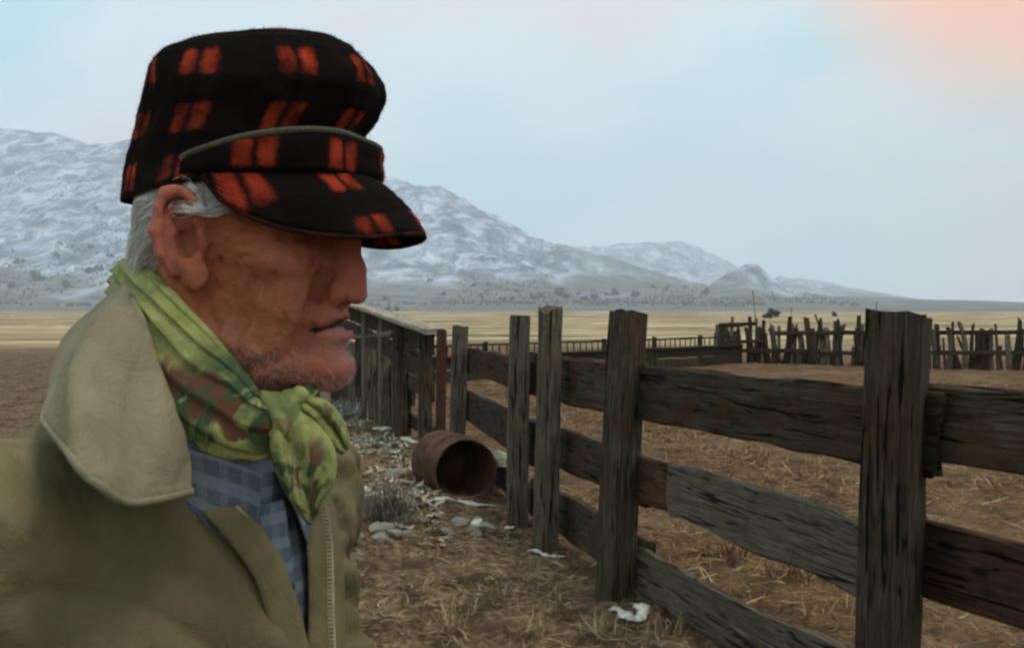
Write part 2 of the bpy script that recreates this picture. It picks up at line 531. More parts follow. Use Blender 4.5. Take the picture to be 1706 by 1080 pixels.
def plank(parent, a, b, width, thick, seed, mat, name='rail', up=(0, 0, 1), rough=0.005, wav=0.012, nseg=20, roll=0.0, taper=0.0, end_cut=0.03):
    """a board from a to b; its width stands along `up`"""
    a, b = Vector(a), Vector(b)
    z = (b - a).normalized()
    y = z.cross(Vector(up)).normalized()      # thickness
    x = y.cross(z).normalized()               # width
    me = beam_mesh(name, (b - a).length, width, thick, seed, rough, nseg, 4, taper, 0.0, end_cut, wav, mat)
    m = Matrix((x, y, z)).transposed().to_4x4()
    o = inst(name, me, None)
    o.parent = parent
    o.matrix_local = parent.matrix_world.inverted() @ (Matrix.Translation(a) @ m @ Matrix.Rotation(roll, 4, 'Z'))
    return o

def foot_at(u, Y):
    p = at(u, 600, Y)
    p.z = gz(p.x, p.y)
    return p

# ---- near corral fence
fence = empty('corral_fence', foot_at(1025, 5.71))
tag(fence, 'nearest corral fence, weathered square posts and three rows of wide rough planks', 'fence')
P5 = Vector((2.16, 1.35, gz(2.16, 1.35)))
P4 = foot_at(1478, 3.6)
P3 = foot_at(1024, 5.71)
P2 = foot_at(908, 6.95)
P1 = foot_at(861, 7.67)
P0 = foot_at(760, 10.7)
post(fence, P5, P5 + Vector((0.02, 0, 1.62)), 0.17, 0.19, R(40), 15, M_POST)
post(fence, P4, at(1499, 524, 3.62), 0.196, 0.205, R(38), 14, M_POST, rough=0.008, top_cut=0.012)
post(fence, P3, at(1047, 521, 5.72), 0.155, 0.17, R(28), 13, M_POST)
post(fence, P2, at(917, 514, 6.95), 0.160, 0.15, R(14), 12, M_GREY, top_cut=0.035, rough=0.009)
post(fence, P1, at(866, 529, 7.67), 0.175, 0.15, R(5), 11, M_GREY)
post(fence, P0, at(767, 545, 10.7), 0.18, 0.16, R(8), 10, M_GREY)

def side(p, off):            # push to the corral side of the fence
    d = (P3 - P4); d.z = 0; d.normalize()
    n = Vector((-d.y, d.x, 0)); n = n if n.x > 0 else -n
    return Vector((p.x, p.y, 0)) + n * off
def rail(pa, pb, za, zb, w, seed, mat=M_RAIL, off=0.14, ext=(0.1, 0.1), thick=0.05, **kw):
    a, b = side(pa, off), side(pb, off)
    d = (b - a).normalized()
    a = a - d * ext[0]; b = b + d * ext[1]
    a.z, b.z = za, zb
    return plank(fence, a, b, w, thick, seed, mat, **kw)
# bay in front: three rows; the middle one is a short brown board lapped by a split grey one
rail(P3, P4, 1.145, 1.170, 0.285, 31, M_RAIL, rough=0.012, nseg=34)
pm = P3.lerp(P4, 0.30)
rail(P3, pm, 0.655, 0.675, 0.265, 32, M_RED, ext=(0.12, 0.30), wav=0.02)
rail(P3.lerp(P4, 0.22), P4, 0.685, 0.668, 0.275, 33, M_GREY, off=0.092, ext=(0.0, 0.02), wav=0.025, end_cut=0.07, thick=0.045, nseg=30)
rail(P3, P4, 0.175, 0.140, 0.26, 34, M_GREY, ext=(0.12, 0.1), wav=0.022, rough=0.010, nseg=30)
# bay off to the right
rail(P4, P5, 1.20, 1.25, 0.26, 35, M_RAIL, off=0.18)
rail(P4, P5, 0.72, 0.75, 0.26, 36, M_RED, off=0.18)
rail(P4, P5, 0.23, 0.25, 0.25, 37, M_RAIL, off=0.18)
# bays behind the third post
rail(P1, P3, 1.11, 1.145, 0.31, 41, M_RAIL, off=0.17, ext=(0.35, 0.1), rough=0.012, nseg=30)
rail(P1, P3, 0.64, 0.66, 0.26, 42, M_RAIL, off=0.17, ext=(0.2, 0.1))
rail(P1, P3, 0.20, 0.20, 0.27, 43, M_RAIL, off=0.17, ext=(0.15, 0.1), wav=0.02)
rail(P0, P1, 1.07, 1.09, 0.26, 44, M_RED, off=0.14)
rail(P0, P1, 0.60, 0.60, 0.32, 45, M_RAIL, off=0.14)
rail(P0, P1, 0.17, 0.17, 0.22, 46, M_RAIL, off=0.14)

# ---- boarded chute side further along, its top edge sloping down to the right
chute = empty('boarded_chute', foot_at(668, 13.0))
tag(chute, 'dark boarded chute wall behind the barrel, top edge sloping down to the right', 'fence')
C1 = foot_at(708, 11.6); C1b = foot_at(733, 11.2); C2 = foot_at(668, 13.0); C3 = foot_at(640, 14.2); C4 = foot_at(612, 15.4); C5 = foot_at(560, 17.5); C6 = foot_at(470, 20.0)
post(chute, C1b, at(736, 552, 11.2), 0.11, 0.10, R(10), 51, M_RED)
for i, (c, u, v, w, m) in enumerate(((C1, 709, 552, 0.17, M_POST), (C2, 668, 530, 0.19, M_POST), (C3, 641, 520, 0.16, M_GREY), (C4, 612, 512, 0.15, M_GREY), (C5, 562, 500, 0.17, M_POST), (C6, 472, 490, 0.18, M_POST))):
    post(chute, c, at(u, v, c.y), w, 0.15, R(12 + 5 * i), 52 + i, m)
chain = [C1b, C1, C2, C3, C4, C5, C6]
ctop = [at(724, 552, 11.2), at(706, 545, 11.6), at(668, 532, 13.0), at(640, 523, 14.2), at(612, 514, 15.4), at(560, 497, 17.5), at(470, 470, 20)]
def cplank(i0, i1, drop0, drop1, w, seed, m, th=0.05, off=0.10):
    a, b = ctop[i0].copy(), ctop[i1].copy()
    d = (b - a); n = Vector((d.y, -d.x, 0)).normalized()
    n = n if n.x > 0 else -n
    a.z -= drop0; b.z -= drop1
    return plank(chute, a + n * off, b + n * off, w, th, seed, m, nseg=12)
cplank(0, 5, 0.0, 0.0, 0.05, 61, M_BLEACH, th=0.24, off=0.0)
cplank(1, 5, 0.18, 0.17, 0.27, 62, M_RAIL)
cplank(1, 5, 0.46, 0.45, 0.24, 63, M_RAIL)
cplank(1, 3, 0.74, 0.78, 0.20, 64, M_POST)
cplank(5, 6, 0.02, 0.30, 0.24, 68, M_RAIL)
cplank(5, 6, 0.50, 0.75, 0.24, 69, M_RAIL)
cplank(5, 6, 1.0, 1.2, 0.22, 70, M_RAIL)
cplank(2, 5, 0.98, 1.0, 0.22, 65, M_RAIL, off=0.16)
cplank(1, 4, 1.22, 1.35, 0.18, 66, M_RED, off=0.16)
plank(chute, at(584, 562, 13.3), at(652, 556, 12.9), 0.06, 0.05, 67, M_GREY, name='pole', nseg=10)
for i in range(9):          # upright slabs nailed between the posts
    t = i / 9 + 0.03
    c = C2.lerp(C5, t); tp = at(668 - 108 * t, 600, c.y)
    post(chute, c + Vector((0.1, 0.05, 0)), (c.x + 0.1, c.y + 0.05, 1.15 + 0.2 * math.sin(i * 2.3)), 0.12 + 0.05 * ((i * 7) % 3) / 2, 0.04, R(20), 170 + i, (M_RAIL, M_GREY, M_POST)[i % 3], name='slab', nseg=8)

# ---- low feed rack across the corral
rack = empty('feed_rack', foot_at(985, 27))
tag(rack, 'low dark plank feed rack crossing the corral, thin neck rail on pickets above it', 'feed rack')
RA, RB = foot_at(690, 22.0), foot_at(1235, 30.5)
nb = 6
for i in range(nb):
    a, b = RA.lerp(RB, i / nb), RA.lerp(RB, (i + 1) / nb)
    for r_i, (z, w) in enumerate(((0.14, 0.24), (0.41, 0.25))):
        plank(rack, Vector((a.x, a.y, z)), Vector((b.x, b.y, z + 0.02 * math.sin(i * 3 + r_i))), w, 0.045, 200 + i * 2 + r_i, (M_POST, M_RAIL)[(i + r_i) % 2], name='plank', nseg=8)
    plank(rack, Vector((a.x, a.y - 0.06, 0.555)), Vector((b.x, b.y - 0.06, 0.555)), 0.05, 0.16, 230 + i, M_POST, name='cap_board', nseg=6)
    plank(rack, Vector((a.x, a.y + 0.03, 0.80)), Vector((b.x, b.y + 0.03, 0.80)), 0.05, 0.05, 240 + i, M_POST, name='neck_rail', nseg=6)
    post(rack, a, (a.x, a.y, 0.86), 0.11, 0.11, 0.3, 250 + i, M_POST, nseg=6)
    for j in range(1, 9):
        p = a.lerp(b, j / 9)
        plank(rack, Vector((p.x, p.y + 0.03, 0.50)), Vector((p.x + 0.01 * math.sin(j * 5 + i), p.y + 0.03, 0.79)), 0.028, 0.028, 300 + j, M_POST, name='picket', up=(0, 1, 0), nseg=2, wav=0)

# ---- crooked stick palisade at the far end
pal = empty('stick_palisade', foot_at(1310, 31))
tag(pal, 'crooked palisade of upright sticks and poles at the far end of the corral', 'fence')
rng = random.Random(8)
stick_meshes = [beam_mesh('stake', 1.45, 0.13, 0.12, 400 + i, 0.014, 6, 2, 0.25, 0.04, 0.04, mat=(M_POST, M_GREY, M_RAIL, M_RED)[i % 4]) for i in range(8)]
QA, QB = foot_at(1196, 31.0), foot_at(1720, 27.0)
nst = 92
for i in range(nst):
    t = (i + rng.uniform(-0.35, 0.35)) / nst
    p = QA.lerp(QB, max(0, t)) + Vector((0, rng.uniform(-0.12, 0.12), 0))
    p.z = gz(p.x, p.y) - 0.12
    if rng.random() < 0.06 and i > 4: continue
    h = rng.uniform(0.66, 1.04) if rng.random() > 0.12 else rng.uniform(0.4, 0.6)
    w = rng.uniform(0.5, 1.35)
    o = inst('stake', stick_meshes[rng.randrange(8)])
    o.parent = pal
    o.matrix_local = pal.matrix_world.inverted() @ (Matrix.Translation(p) @ Euler((rng.gauss(0, 0.07), rng.gauss(0.03, 0.13), rng.uniform(0, 6))).to_matrix().to_4x4() @ Matrix.Diagonal((w, w, h, 1)))
for i, (t0, t1, z, m) in enumerate(((0.0, 0.13, 1.12, M_POST), (0.0, 0.35, 0.38, M_RAIL), (0.33, 0.68, 0.36, M_POST), (0.62, 1.0, 0.42, M_RAIL), (0.0, 0.17, 0.62, M_RAIL), (0.2, 0.5, 0.9, M_RAIL), (0.55, 1.0, 0.95, M_POST))):
    a, b = QA.lerp(QB, t0), QA.lerp(QB, t1)
    plank(pal, Vector((a.x, a.y - 0.16, z)), Vector((b.x, b.y - 0.16, z + 0.05)), 0.11, 0.07, 450 + i, m, name='rail', nseg=10)
for u, Y, v0, v1, w in ((1196, 31, 610, 541, 0.16), (1263, 30.5, 612, 545, 0.17), (1218, 31.6, 606, 528, 0.07), (1316, 30.2, 610, 540, 0.15), (1392, 29.6, 606, 536, 0.14), (1432, 29.4, 612, 540, 0.16)):
    f = foot_at(u, Y)
    post(pal, f, at(u + 2, v1, Y), w, w, 0.4, 460 + u % 17, M_GREY, nseg=8)

# a thin bleached pole standing beyond the palisade, and a leaning one
pole = empty('bleached_pole', foot_at(1262, 34))
tag(pole, 'thin pale leaning pole rising behind the stick palisade', 'pole')
f = foot_at(1262, 34)
post(pole, f, at(1254, 484, 34), 0.055, 0.055, 0.2, 481, M_BLEACH, name='shaft', taper=0.5, nseg=12, bow=0.06)
lean = empty('leaning_pole', foot_at(1388, 32))
tag(lean, 'dark pole leaning left over the top of the stick palisade', 'pole')
post(lean, foot_at(1388, 32), at(1358, 524, 32), 0.06, 0.06, 0.2, 482, M_POST, name='shaft', taper=0.3, nseg=8)

# ---- rusty barrel on its side
M_RUST = NT('rusted_steel', 0.8, 0.25)
c_ = M_RUST.coord()
n1 = M_RUST.noise(c_, 9, 8, 0.65)
M_RUST.color(M_RUST.ramp(n1, [(0.3, (0.022, 0.011, 0.007)), (0.5, (0.072, 0.031, 0.016)), (0.66, (0.13, 0.058, 0.028)), (0.8, (0.18, 0.10, 0.06))]))
M_RUST.bump(n1, 0.5, 0.006)
M_RUST = M_RUST.m
bl_r, bl_L = 0.262, 0.60
rprof = []
for t in np.linspace(0, 1, 57):
    r = bl_r
    for c in (0.33, 0.67): r += 0.013 * math.exp(-((t - c) / 0.016) ** 2)
    for c in (0.12, 0.22, 0.45, 0.56, 0.80, 0.90): r += 0.004 * math.exp(-((t - c) / 0.012) ** 2)
    rprof.append((t * bl_L, r))
NS = 56
bv, bf = [], []
def ring_add(z, r, dent=1.0):
    s = len(bv)
    for k in range(NS):
        a = 2 * math.pi * k / NS
        dn = 1 - dent * (0.05 * math.exp(-((a - 1.1) / 0.5) ** 2) * math.exp(-((z - 0.7) / 0.3) ** 2) + 0.012 * math.sin(a * 2 + z * 3))
        bv.append((r * dn * math.cos(a), r * dn * math.sin(a), z))
    return s
rings = [ring_add(z, r) for z, r in rprof]
rim = [ring_add(bl_L + 0.004, bl_r + 0.010), ring_add(bl_L + 0.012, bl_r + 0.004), ring_add(bl_L + 0.006, bl_r - 0.007)]
inner = [ring_add(z, r - 0.008) for z, r in rprof[::-1]]
allr = rings + rim + inner
for s0, s1 in zip(allr[:-1], allr[1:]):
    for k in range(NS):
        k2 = (k + 1) % NS
        bf.append((s0 + k, s0 + k2, s1 + k2, s1 + k))
barrel = empty('rusty_barrel', foot_at(762, 8.8))
tag(barrel, 'rusty steel barrel lying on its side, open end toward us, beside the corral fence', 'barrel')
o = mesh_obj('shell', bv, bf, M_RUST, barrel)
bot = [(0.0, 0.0, 0.03)]
for r in (0.10, 0.22, 0.2575):
    for k in range(NS): bot.append((r * math.cos(2 * math.pi * k / NS), r * math.sin(2 * math.pi * k / NS), 0.03 if r < 0.25 else 0.012))
bfc = [(0, 1 + k, 1 + (k + 1) % NS) for k in range(NS)]
for q in range(2):
    for k in range(NS): bfc.append((1 + q * NS + k, 1 + (q + 1) * NS + k, 1 + (q + 1) * NS + (k + 1) % NS, 1 + q * NS + (k + 1) % NS))
o2 = mesh_obj('bottom', bot, bfc, M_RUST, barrel)
ax = Vector((0.40, -0.90, -0.02)).normalized()          # towards the open end
mouth = at(776, 787, 8.42)
q = ax.to_track_quat('Z', 'Y')
for ob in (o, o2):
    ob.matrix_local = barrel.matrix_world.inverted() @ (Matrix.Translation(mouth - ax * bl_L) @ q.to_matrix().to_4x4())

# loose pale plank leaning from the barrel to the fence
lp = empty('loose_plank', foot_at(800, 9.0))
tag(lp, 'loose pale plank propped behind the barrel against the fence', 'plank')
plank(lp, at(768, 736, 9.6), at(850, 772, 8.75), 0.05, 0.20, 490, M_BLEACH, name='board', nseg=10)

ORD = ['leftmost', 'second from the left', 'third from the left', 'fourth from the left', 'fifth from the left', 'sixth from the left', 'seventh from the left', 'eighth from the left', 'ninth from the left', 'tenth from the left', 'eleventh from the left', 'twelfth from the left']
def number_off(objs, text):
    """alike things told apart by their order across the picture"""
    objs = sorted(objs, key=lambda q_: q_[0])
    for k_, (_, ob_) in enumerate(objs):
        n_ = len(objs)
        w_ = ORD[k_] if k_ < (n_ + 1) // 2 else ORD[n_ - 1 - k_].replace('left', 'right')
        ob_['label'] = text + ', ' + w_
# ------------------------------------------------------------------ snow remnants, stones
M_SNOW = simple('old_snow', (0.40, 0.37, 0.28), (0.78, 0.76, 0.66), 30, 0.8, 0.5, 0.006, 0.3)
def lump_path(name, pts, r, seed, mat, flat=0.5):
    flat *= 0.55; r *= 1.0
    """an irregular lumpy ridge along a path"""
    rng = np.random.RandomState(seed)
    pts = np.array([tuple(p) for p in pts])
    m = 24
    t = np.linspace(0, len(pts) - 1, m)
    c = np.stack([np.interp(t, np.arange(len(pts)), pts[:, i]) for i in range(3)], 1)
    vs, n = [], 12
    for j in range(m):
        e = math.sqrt(max(0.0, 1 - (2 * j / (m - 1) - 1) ** 4))
        d = c[min(j + 1, m - 1)] - c[max(j - 1, 0)]; d = d / (np.linalg.norm(d) + 1e-9)
        sx = np.array([d[1], -d[0], 0]); sx = sx / (np.linalg.norm(sx) + 1e-9)
        rr = r * (0.25 + 0.75 * e) * (1 + 0.55 * float(vnoise(j * 0.45, seed * 3.1, 0, seed))) * (0.15 if j in (0, m - 1) else 1)
        for k in range(n):
            a = 2 * math.pi * k / n
            q_ = rr * (1 + 0.55 * float(vnoise(k * 1.3, j * 0.9, 0, seed + 1)))
            vs.append(c[j] + sx * q_ * math.cos(a) + np.array([0, 0, flat * q_ * math.sin(a)]))
    fs = [(j * n + k, j * n + (k + 1) % n, (j + 1) * n + (k + 1) % n, (j + 1) * n + k) for j in range(m - 1) for k in range(n)]
    fs += [tuple(range(n - 1, -1, -1)), tuple((m - 1) * n + k for k in range(n))]
    return mesh_obj(name, vs, fs, mat)
def gp(u, v):               # ground point seen at a pixel
    Y = 1750 * EYE / (v - HORIZON)
    for _ in range(3):
        p = at(u, v, Y); Y = 1750 * (EYE - gz(p.x, p.y)) / (v - HORIZON)
    p = at(u, v, Y)
    p.z = gz(p.x, p.y) + 0.012
    return p
def up(p, h): return Vector((p.x, p.y, p.z + h))
tag(lump_path('snow_patch', [gp(1018, 1020), gp(1032, 1024), gp(1048, 1036), gp(1066, 1034), gp(1072, 1026), gp(1060, 1014)], 0.030, 3, M_SNOW, 0.8),
    'small curled white lump of snow at the foot of the dark square post', 'snow patch')
tag(lump_path('snow_patch', [gp(880, 921), gp(893, 927), gp(912, 930), gp(943, 932)], 0.024, 5, M_SNOW, 0.7),
    'thin strip of snow at the foot of the tall cracked grey post', 'snow patch')
tag(lump_path('snow_patch', [gp(712, 838), gp(740, 841), gp(770, 842), gp(828, 846)], 0.040, 7, M_SNOW, 0.55),
    'long white strip of snow in front of the rusty barrel', 'snow patch')
tag(lump_path('snow_patch', [gp(840, 884), gp(848, 884), gp(856, 886)], 0.02, 9, M_SNOW, 0.7),
    'tiny white crumb of snow beside the shorter grey post of the close pair', 'snow patch')
scr = []
for i, (u0, v0, u1, v1, r) in enumerate(((590, 812, 622, 800, .07), (625, 716, 652, 716, .05), (625, 740, 652, 744, .045), (672, 730, 692, 740, .05), (575, 770, 592, 760, .06), (606, 754, 612, 755, .035), (575, 690, 600, 690, .07), (782, 872, 800, 868, .035), (660, 880, 700, 874, .02), (648, 640, 656, 642, .05))):
    scr.append((u0, tag(lump_path('snow_patch', [gp(u0, v0), gp((u0 + u1) / 2, (v0 + v1) / 2 + 2), gp(u1, v1)], r, 20 + i, M_SNOW, 0.6),
        'scrap of old snow', 'snow patch', 'snow scraps in the rubble')))
number_off(scr, 'scrap of old snow in the rubble along the fence')

M_STONE = simple('pale_stone', (0.13, 0.115, 0.09), (0.36, 0.33, 0.27), 12, 0.95, 0.5, 0.01)
def stone_mesh(seed):
    import bmesh
    bm = bmesh.new()
    bmesh.ops.create_icosphere(bm, subdivisions=2, radius=1)
    for v in bm.verts:
        n = float(fbm(v.co.x * 1.3 + seed * 9, v.co.y * 1.3, v.co.z * 1.3, seed, 3))
        v.co *= 1 + 0.35 * n
        v.co.z *= 0.55
    me = bpy.data.meshes.new('stone'); bm.to_mesh(me); bm.free()
    me.materials.append(M_STONE)
    return me
stones = [stone_mesh(i) for i in range(6)]
rng = random.Random(4)
for i in range(120):
    u = rng.uniform(560, 880); v = rng.uniform(690, 905)
    if u > 700 and v < 850: continue
    p = gp(u, v)
    if fence_side(np.array([p.x]), np.array([p.y]))[0] > -0.15: continue
    s = rng.uniform(0.018, 0.055) * (0.6 + p.y / 12)
    o = inst('stone', stones[rng.randrange(6)], None, Matrix.Translation(up(p, -0.005)) @ Euler((rng.uniform(-.3, .3), rng.uniform(-.3, .3), rng.uniform(0, 6))).to_matrix().to_4x4() @ Matrix.Diagonal((s * rng.uniform(.8, 1.4), s, s * rng.uniform(0.7, 1.2), 1)))
    tag(o, 'small pale stone lying in the rubble left of the fence', 'stone', 'stones in the rubble')

# ------------------------------------------------------------------ straw, twigs, tufts
def strips(n, pos, length, width, lift, seed, name, mat, parent=None, az=None, droop=0.0, upright=None):
    rng = np.random.RandomState(seed)
    L = rng.uniform(*length, n); W = rng.uniform(*width, n)
    a = rng.uniform(0, 2 * np.pi, n) if az is None else az + rng.normal(0, 0.5, n)
    el = rng.normal(0.0, lift, n) if upright is None else rng.normal(upright[0], upright[1], n)
    el = np.abs(el) if upright is not None else el
    d = np.stack([np.cos(a) * np.cos(el), np.sin(a) * np.cos(el), np.sin(el)], 1)
    s = np.stack([-np.sin(a), np.cos(a), rng.normal(0, 0.6, n)], 1)
    s /= np.linalg.norm(s, axis=1)[:, None]
    p0 = pos; p2 = pos + d * L[:, None]
    bend = np.stack([rng.normal(0, .12, n), rng.normal(0, .12, n), rng.normal(0.03, .05, n)], 1) * L[:, None]
    p1 = (p0 + p2) / 2 + bend
    p2 = p2.copy(); p2[:, 2] -= droop * L
    w = s * W[:, None] / 2
    V = np.stack([p0 - w, p0 + w, p1 - w * .9, p1 + w * .9, p2 - w * .3, p2 + w * .3], 1).reshape(-1, 3)
    b = np.arange(n)[:, None] * 6
    F = np.vstack([b + np.array([[0, 1, 3, 2]]), b + np.array([[2, 3, 5, 4]])])
    return mesh_obj(name, V, F, mat, parent, False, None, {'tint': np.repeat(np.stack([rng.rand(n)] * 3, 1), 6, axis=0)})
def tint_mat(name, stops):
    t = NT(name, 0.85, 0.15)
    t.color(t.ramp(t.attr('tint', 'Fac'), stops))
    return t.m
M_STRAW = tint_mat('dry_straw', [(0.0, (0.06, 0.036, 0.016)), (0.4, (0.20, 0.125, 0.058)), (0.75, (0.38, 0.27, 0.14)), (1.0, (0.60, 0.48, 0.30))])
M_RSTRAW = tint_mat('reddish_straw', [(0.0, (0.05, 0.022, 0.010)), (0.4, (0.16, 0.083, 0.036)), (0.75, (0.33, 0.20, 0.095)), (1.0, (0.56, 0.41, 0.23))])
M_TWIG = tint_mat('grey_twigs', [(0.0, (0.045, 0.036, 0.028)), (0.6, (0.12, 0.10, 0.08)), (1.0, (0.28, 0.25, 0.20))])
M_SAGE = tint_mat('frosted_sage', [(0.0, (0.10, 0.11, 0.08)), (0.5, (0.28, 0.29, 0.23)), (1.0, (0.66, 0.66, 0.60))])
rs = np.random.RandomState(2)
def scatter(n, umin, umax, vmin, vmax, cond, lift=0.0):
    out = []
    u = rs.uniform(umin, umax, n); k = rs.uniform(1 / (vmax - 515.0), 1 / (vmin - 515.0), n)
    Y = 1750 * EYE * np.sqrt(rs.uniform((1 / (vmax - 515.0)) ** 2, (1 / (vmin - 515.0)) ** 2, n)) 
    X = (u - 853) / 1750 * Y
    c = cond(X, Y)
    X, Y = X[c], Y[c]
    return np.stack([X, Y, ground_h(X, Y) + 0.006 + lift], 1)
clump = lambda X, Y, s, th: fbm(X * 1.7, Y * 1.7, 0, s, 3) > th
p1 = scatter(42000, 420, 1450, 700, 1400, lambda X, Y: (fence_side(X, Y) < 0.1) & clump(X, Y, 31, -0.35))
tag(strips(len(p1), p1, (0.03, 0.16), (0.002, 0.0055), 0.22, 21, 'straw_litter', M_STRAW), 'dry straw and chaff strewn over the bare dirt', None, None, 'stuff')
p2_ = scatter(60000, 700, 1900, 640, 1300, lambda X, Y: (fence_side(X, Y) > 0.05) & clump(X, Y, 37, -0.4))
tag(strips(len(p2_), p2_, (0.05, 0.24), (0.003, 0.008), 0.28, 22, 'corral_straw', M_RSTRAW), 'reddish brown old straw covering the corral floor', None, None, 'stuff')

rb2 = np.random.RandomState(31)
Yq = rb2.uniform(6.2, 16.5, 14000)
fxq = np.interp(Yq, [0, 1.4, 3.6, 5.7, 7.6, 10.6, 11.7, 15.5, 22, 60], [2.6, 2.1, 1.32, 0.57, 0.03, -0.53, -0.95, -2.2, -4.6, -20])
Xq = fxq - 0.15 - rb2.exponential(0.75, 14000)
kq = (fbm(Xq * 2.2, Yq * 1.1, 0, 93, 3) > 0.0) & (rb2.rand(14000) < smooth(6.0, 8.0, Yq)) & (Xq < -0.45 - 0.12 * (Yq - 7))
pq = np.stack([Xq[kq], Yq[kq], ground_h(Xq[kq], Yq[kq]) + 0.012], 1)
M_CHIP = tint_mat('pale_rubble_chips', [(0.0, (0.12, 0.085, 0.05)), (0.5, (0.30, 0.24, 0.15)), (0.85, (0.52, 0.46, 0.34)), (1.0, (0.72, 0.68, 0.56))])
tag(strips(len(pq), pq, (0.03, 0.11), (0.010, 0.035), 0.35, 33, 'rubble_litter', M_CHIP), 'pale chips, chaff and crumbs of snow on the bank beside the chute', None, None, 'stuff')

def tuft(name, p, n, h, spread, mat, label, cat, group, seed, up_=(1.0, 0.35), w=(0.002, 0.004)):
    rng_ = np.random.RandomState(seed)
    pos = np.stack([rng_.normal(0, spread, n), rng_.normal(0, spread, n), np.zeros(n) - 0.01], 1)
    o = strips(n, pos, (h * 0.4, h), w, 0, seed, name, mat, None, upright=up_, droop=0.15)
    o.location = p
    return tag(o, label, cat, group)
tuft('grass_tuft', gp(752, 1062), 160, 0.26, 0.035, M_STRAW, 'dry tan grass tuft on the bare dirt close to the man', 'grass tuft', None, 71, (0.7, 0.4))
tfs = []
for i, (u, v, n, h) in enumerate(((690, 985, 70, .16), (830, 990, 60, .13), (930, 1010, 60, .14), (1120, 1065, 80, .2), (955, 880, 50, .22), (975, 905, 60, .2), (885, 1060, 90, .16), (1000, 1062, 90, .2), (700, 905, 60, .2))):
    tfs.append((u, tuft('grass_tuft', gp(u, v), n, h, 0.05, M_STRAW, 'low dry grass tuft', 'grass tuft', 'low dry tufts by the fence', 80 + i, (0.7, 0.4))))
number_off(tfs, 'low dry grass tuft on the dirt outside the fence')
tfs = []
for i, (u, v, n, h, s) in enumerate(((1190, 800, 90, .3, .12), (1300, 880, 110, .3, .12), (1120, 735, 90, .35, .15), (1250, 770, 90, .3, .15), (1360, 800, 90, .32, .16), (1330, 970, 100, .25, .1), (1230, 930, 100, .22, .1), (820, 660, 60, .4, .2), (960, 700, 60, .4, .2))):
    tfs.append((u, tuft('grass_tuft', gp(u, v), n, h, s, M_RSTRAW, 'clump of reddish dead grass', 'grass tuft', 'dead grass inside the corral', 100 + i, (0.6, 0.4), (0.004, 0.009))))
number_off(tfs, 'clump of reddish dead grass inside the corral')
tuft('dry_bush', gp(640, 872), 520, 0.34, 0.10, M_TWIG, 'dark leafless bush of tangled twigs in front of the rubble bank', 'bush', None, 131, (1.0, 0.45), (0.0025, 0.006))
tuft('sagebrush', gp(566, 700), 700, 0.42, 0.17, M_SAGE, 'frosted pale sagebrush beside the foot of the chute wall', 'bush', None, 133, (0.9, 0.5), (0.006, 0.018))

# ------------------------------------------------------------------ junipers on the flat below the mountain
M_JUN = NT('juniper_foliage', 0.9, 0.1)
nj = M_JUN.noise(M_JUN.coord(), 1.2, 4)
M_JUN.color(M_JUN.ramp(nj, [(0.35, (0.018, 0.026, 0.020)), (0.65, (0.050, 0.062, 0.046))]))
M_JUN = M_JUN.m
M_TRUNK = simple('juniper_bark', (0.05, 0.04, 0.03), (0.10, 0.08, 0.065), 6)
def juniper(seed):
    rng = np.random.RandomState(seed)
    n = 420
    # leaf clumps through a lumpy crown
    cen = rng.normal(0, 1, (7, 3)) * [1.5, 1.5, 0.7] + [0, 0, 2.3]
    c = cen[rng.randint(0, 7, n)] + rng.normal(0, 0.62, (n, 3))
    c[:, 2] = np.clip(c[:, 2], 0.5, 4.6)
    s = rng.uniform(0.25, 0.55, n)
    a = rng.normal(0, 1, (n, 3)); a /= np.linalg.norm(a, axis=1)[:, None]
    b = np.cross(a, rng.normal(0, 1, (n, 3))); b /= np.linalg.norm(b, axis=1)[:, None]
    V = np.stack([c + a * s[:, None], c + b * s[:, None], c - a * s[:, None], c - b * s[:, None]], 1).reshape(-1, 3)
    F = np.arange(4 * n).reshape(n, 4)
    crown = mesh_obj('crown', V, F, M_JUN, None, False)
    me_c = crown.data; bpy.data.objects.remove(crown)
    tv, tf = [], []
    for li in range(5):
        e = Vector(cen[li]) if li else Vector((0, 0, 2.2))
        s0 = len(tv)
        for k in range(5): tv.append((0.17 * math.cos(k * 1.2566), 0.17 * math.sin(k * 1.2566), -0.3))
        for k in range(5): tv.append((e.x * 0.8 + 0.05 * math.cos(k * 1.2566), e.y * 0.8 + 0.05 * math.sin(k * 1.2566), e.z))
        tf += [(s0 + k, s0 + (k + 1) % 5, s0 + 5 + (k + 1) % 5, s0 + 5 + k) for k in range(5)]
    tr = mesh_obj('trunk', tv, tf, M_TRUNK); me_t = tr.data; bpy.data.objects.remove(tr)
    return me_c, me_t
junipers = [juniper(i + 1) for i in range(4)]
def terrain_point(u, v):
    """walk along the pixel's ray until it meets the terrain"""
    Ys = np.geomspace(60, 4500, 900)
    pts = np.array([tuple(at(u, v, y)) for y in Ys])
    hh = total_h(pts[:, 0], pts[:, 1])
    k = np.nonzero(pts[:, 2] < hh)[0]
    if len(k) == 0: return None
    k = k[0]
    return Vector((pts[k, 0], pts[k, 1], hh[k]))
def plant_tree(u, v, w_px, label, group, rng):
    p = terrain_point(u, v)
    if p is None: return
    s = w_px * p.y / 1750 / 5.2
    e = empty('juniper_tree', p)
    mc, mt = junipers[rng.randrange(4)]
    for nm, me in (('trunk', mt), ('crown', mc)):
        inst(nm, me, e)
    e.rotation_euler = (0, 0, rng.uniform(0, 6))
    e.scale = (s, s, s * rng.uniform(0.75, 1.05))
    return tag(e, label, 'tree', group)
rng = random.Random(77)
jt = []
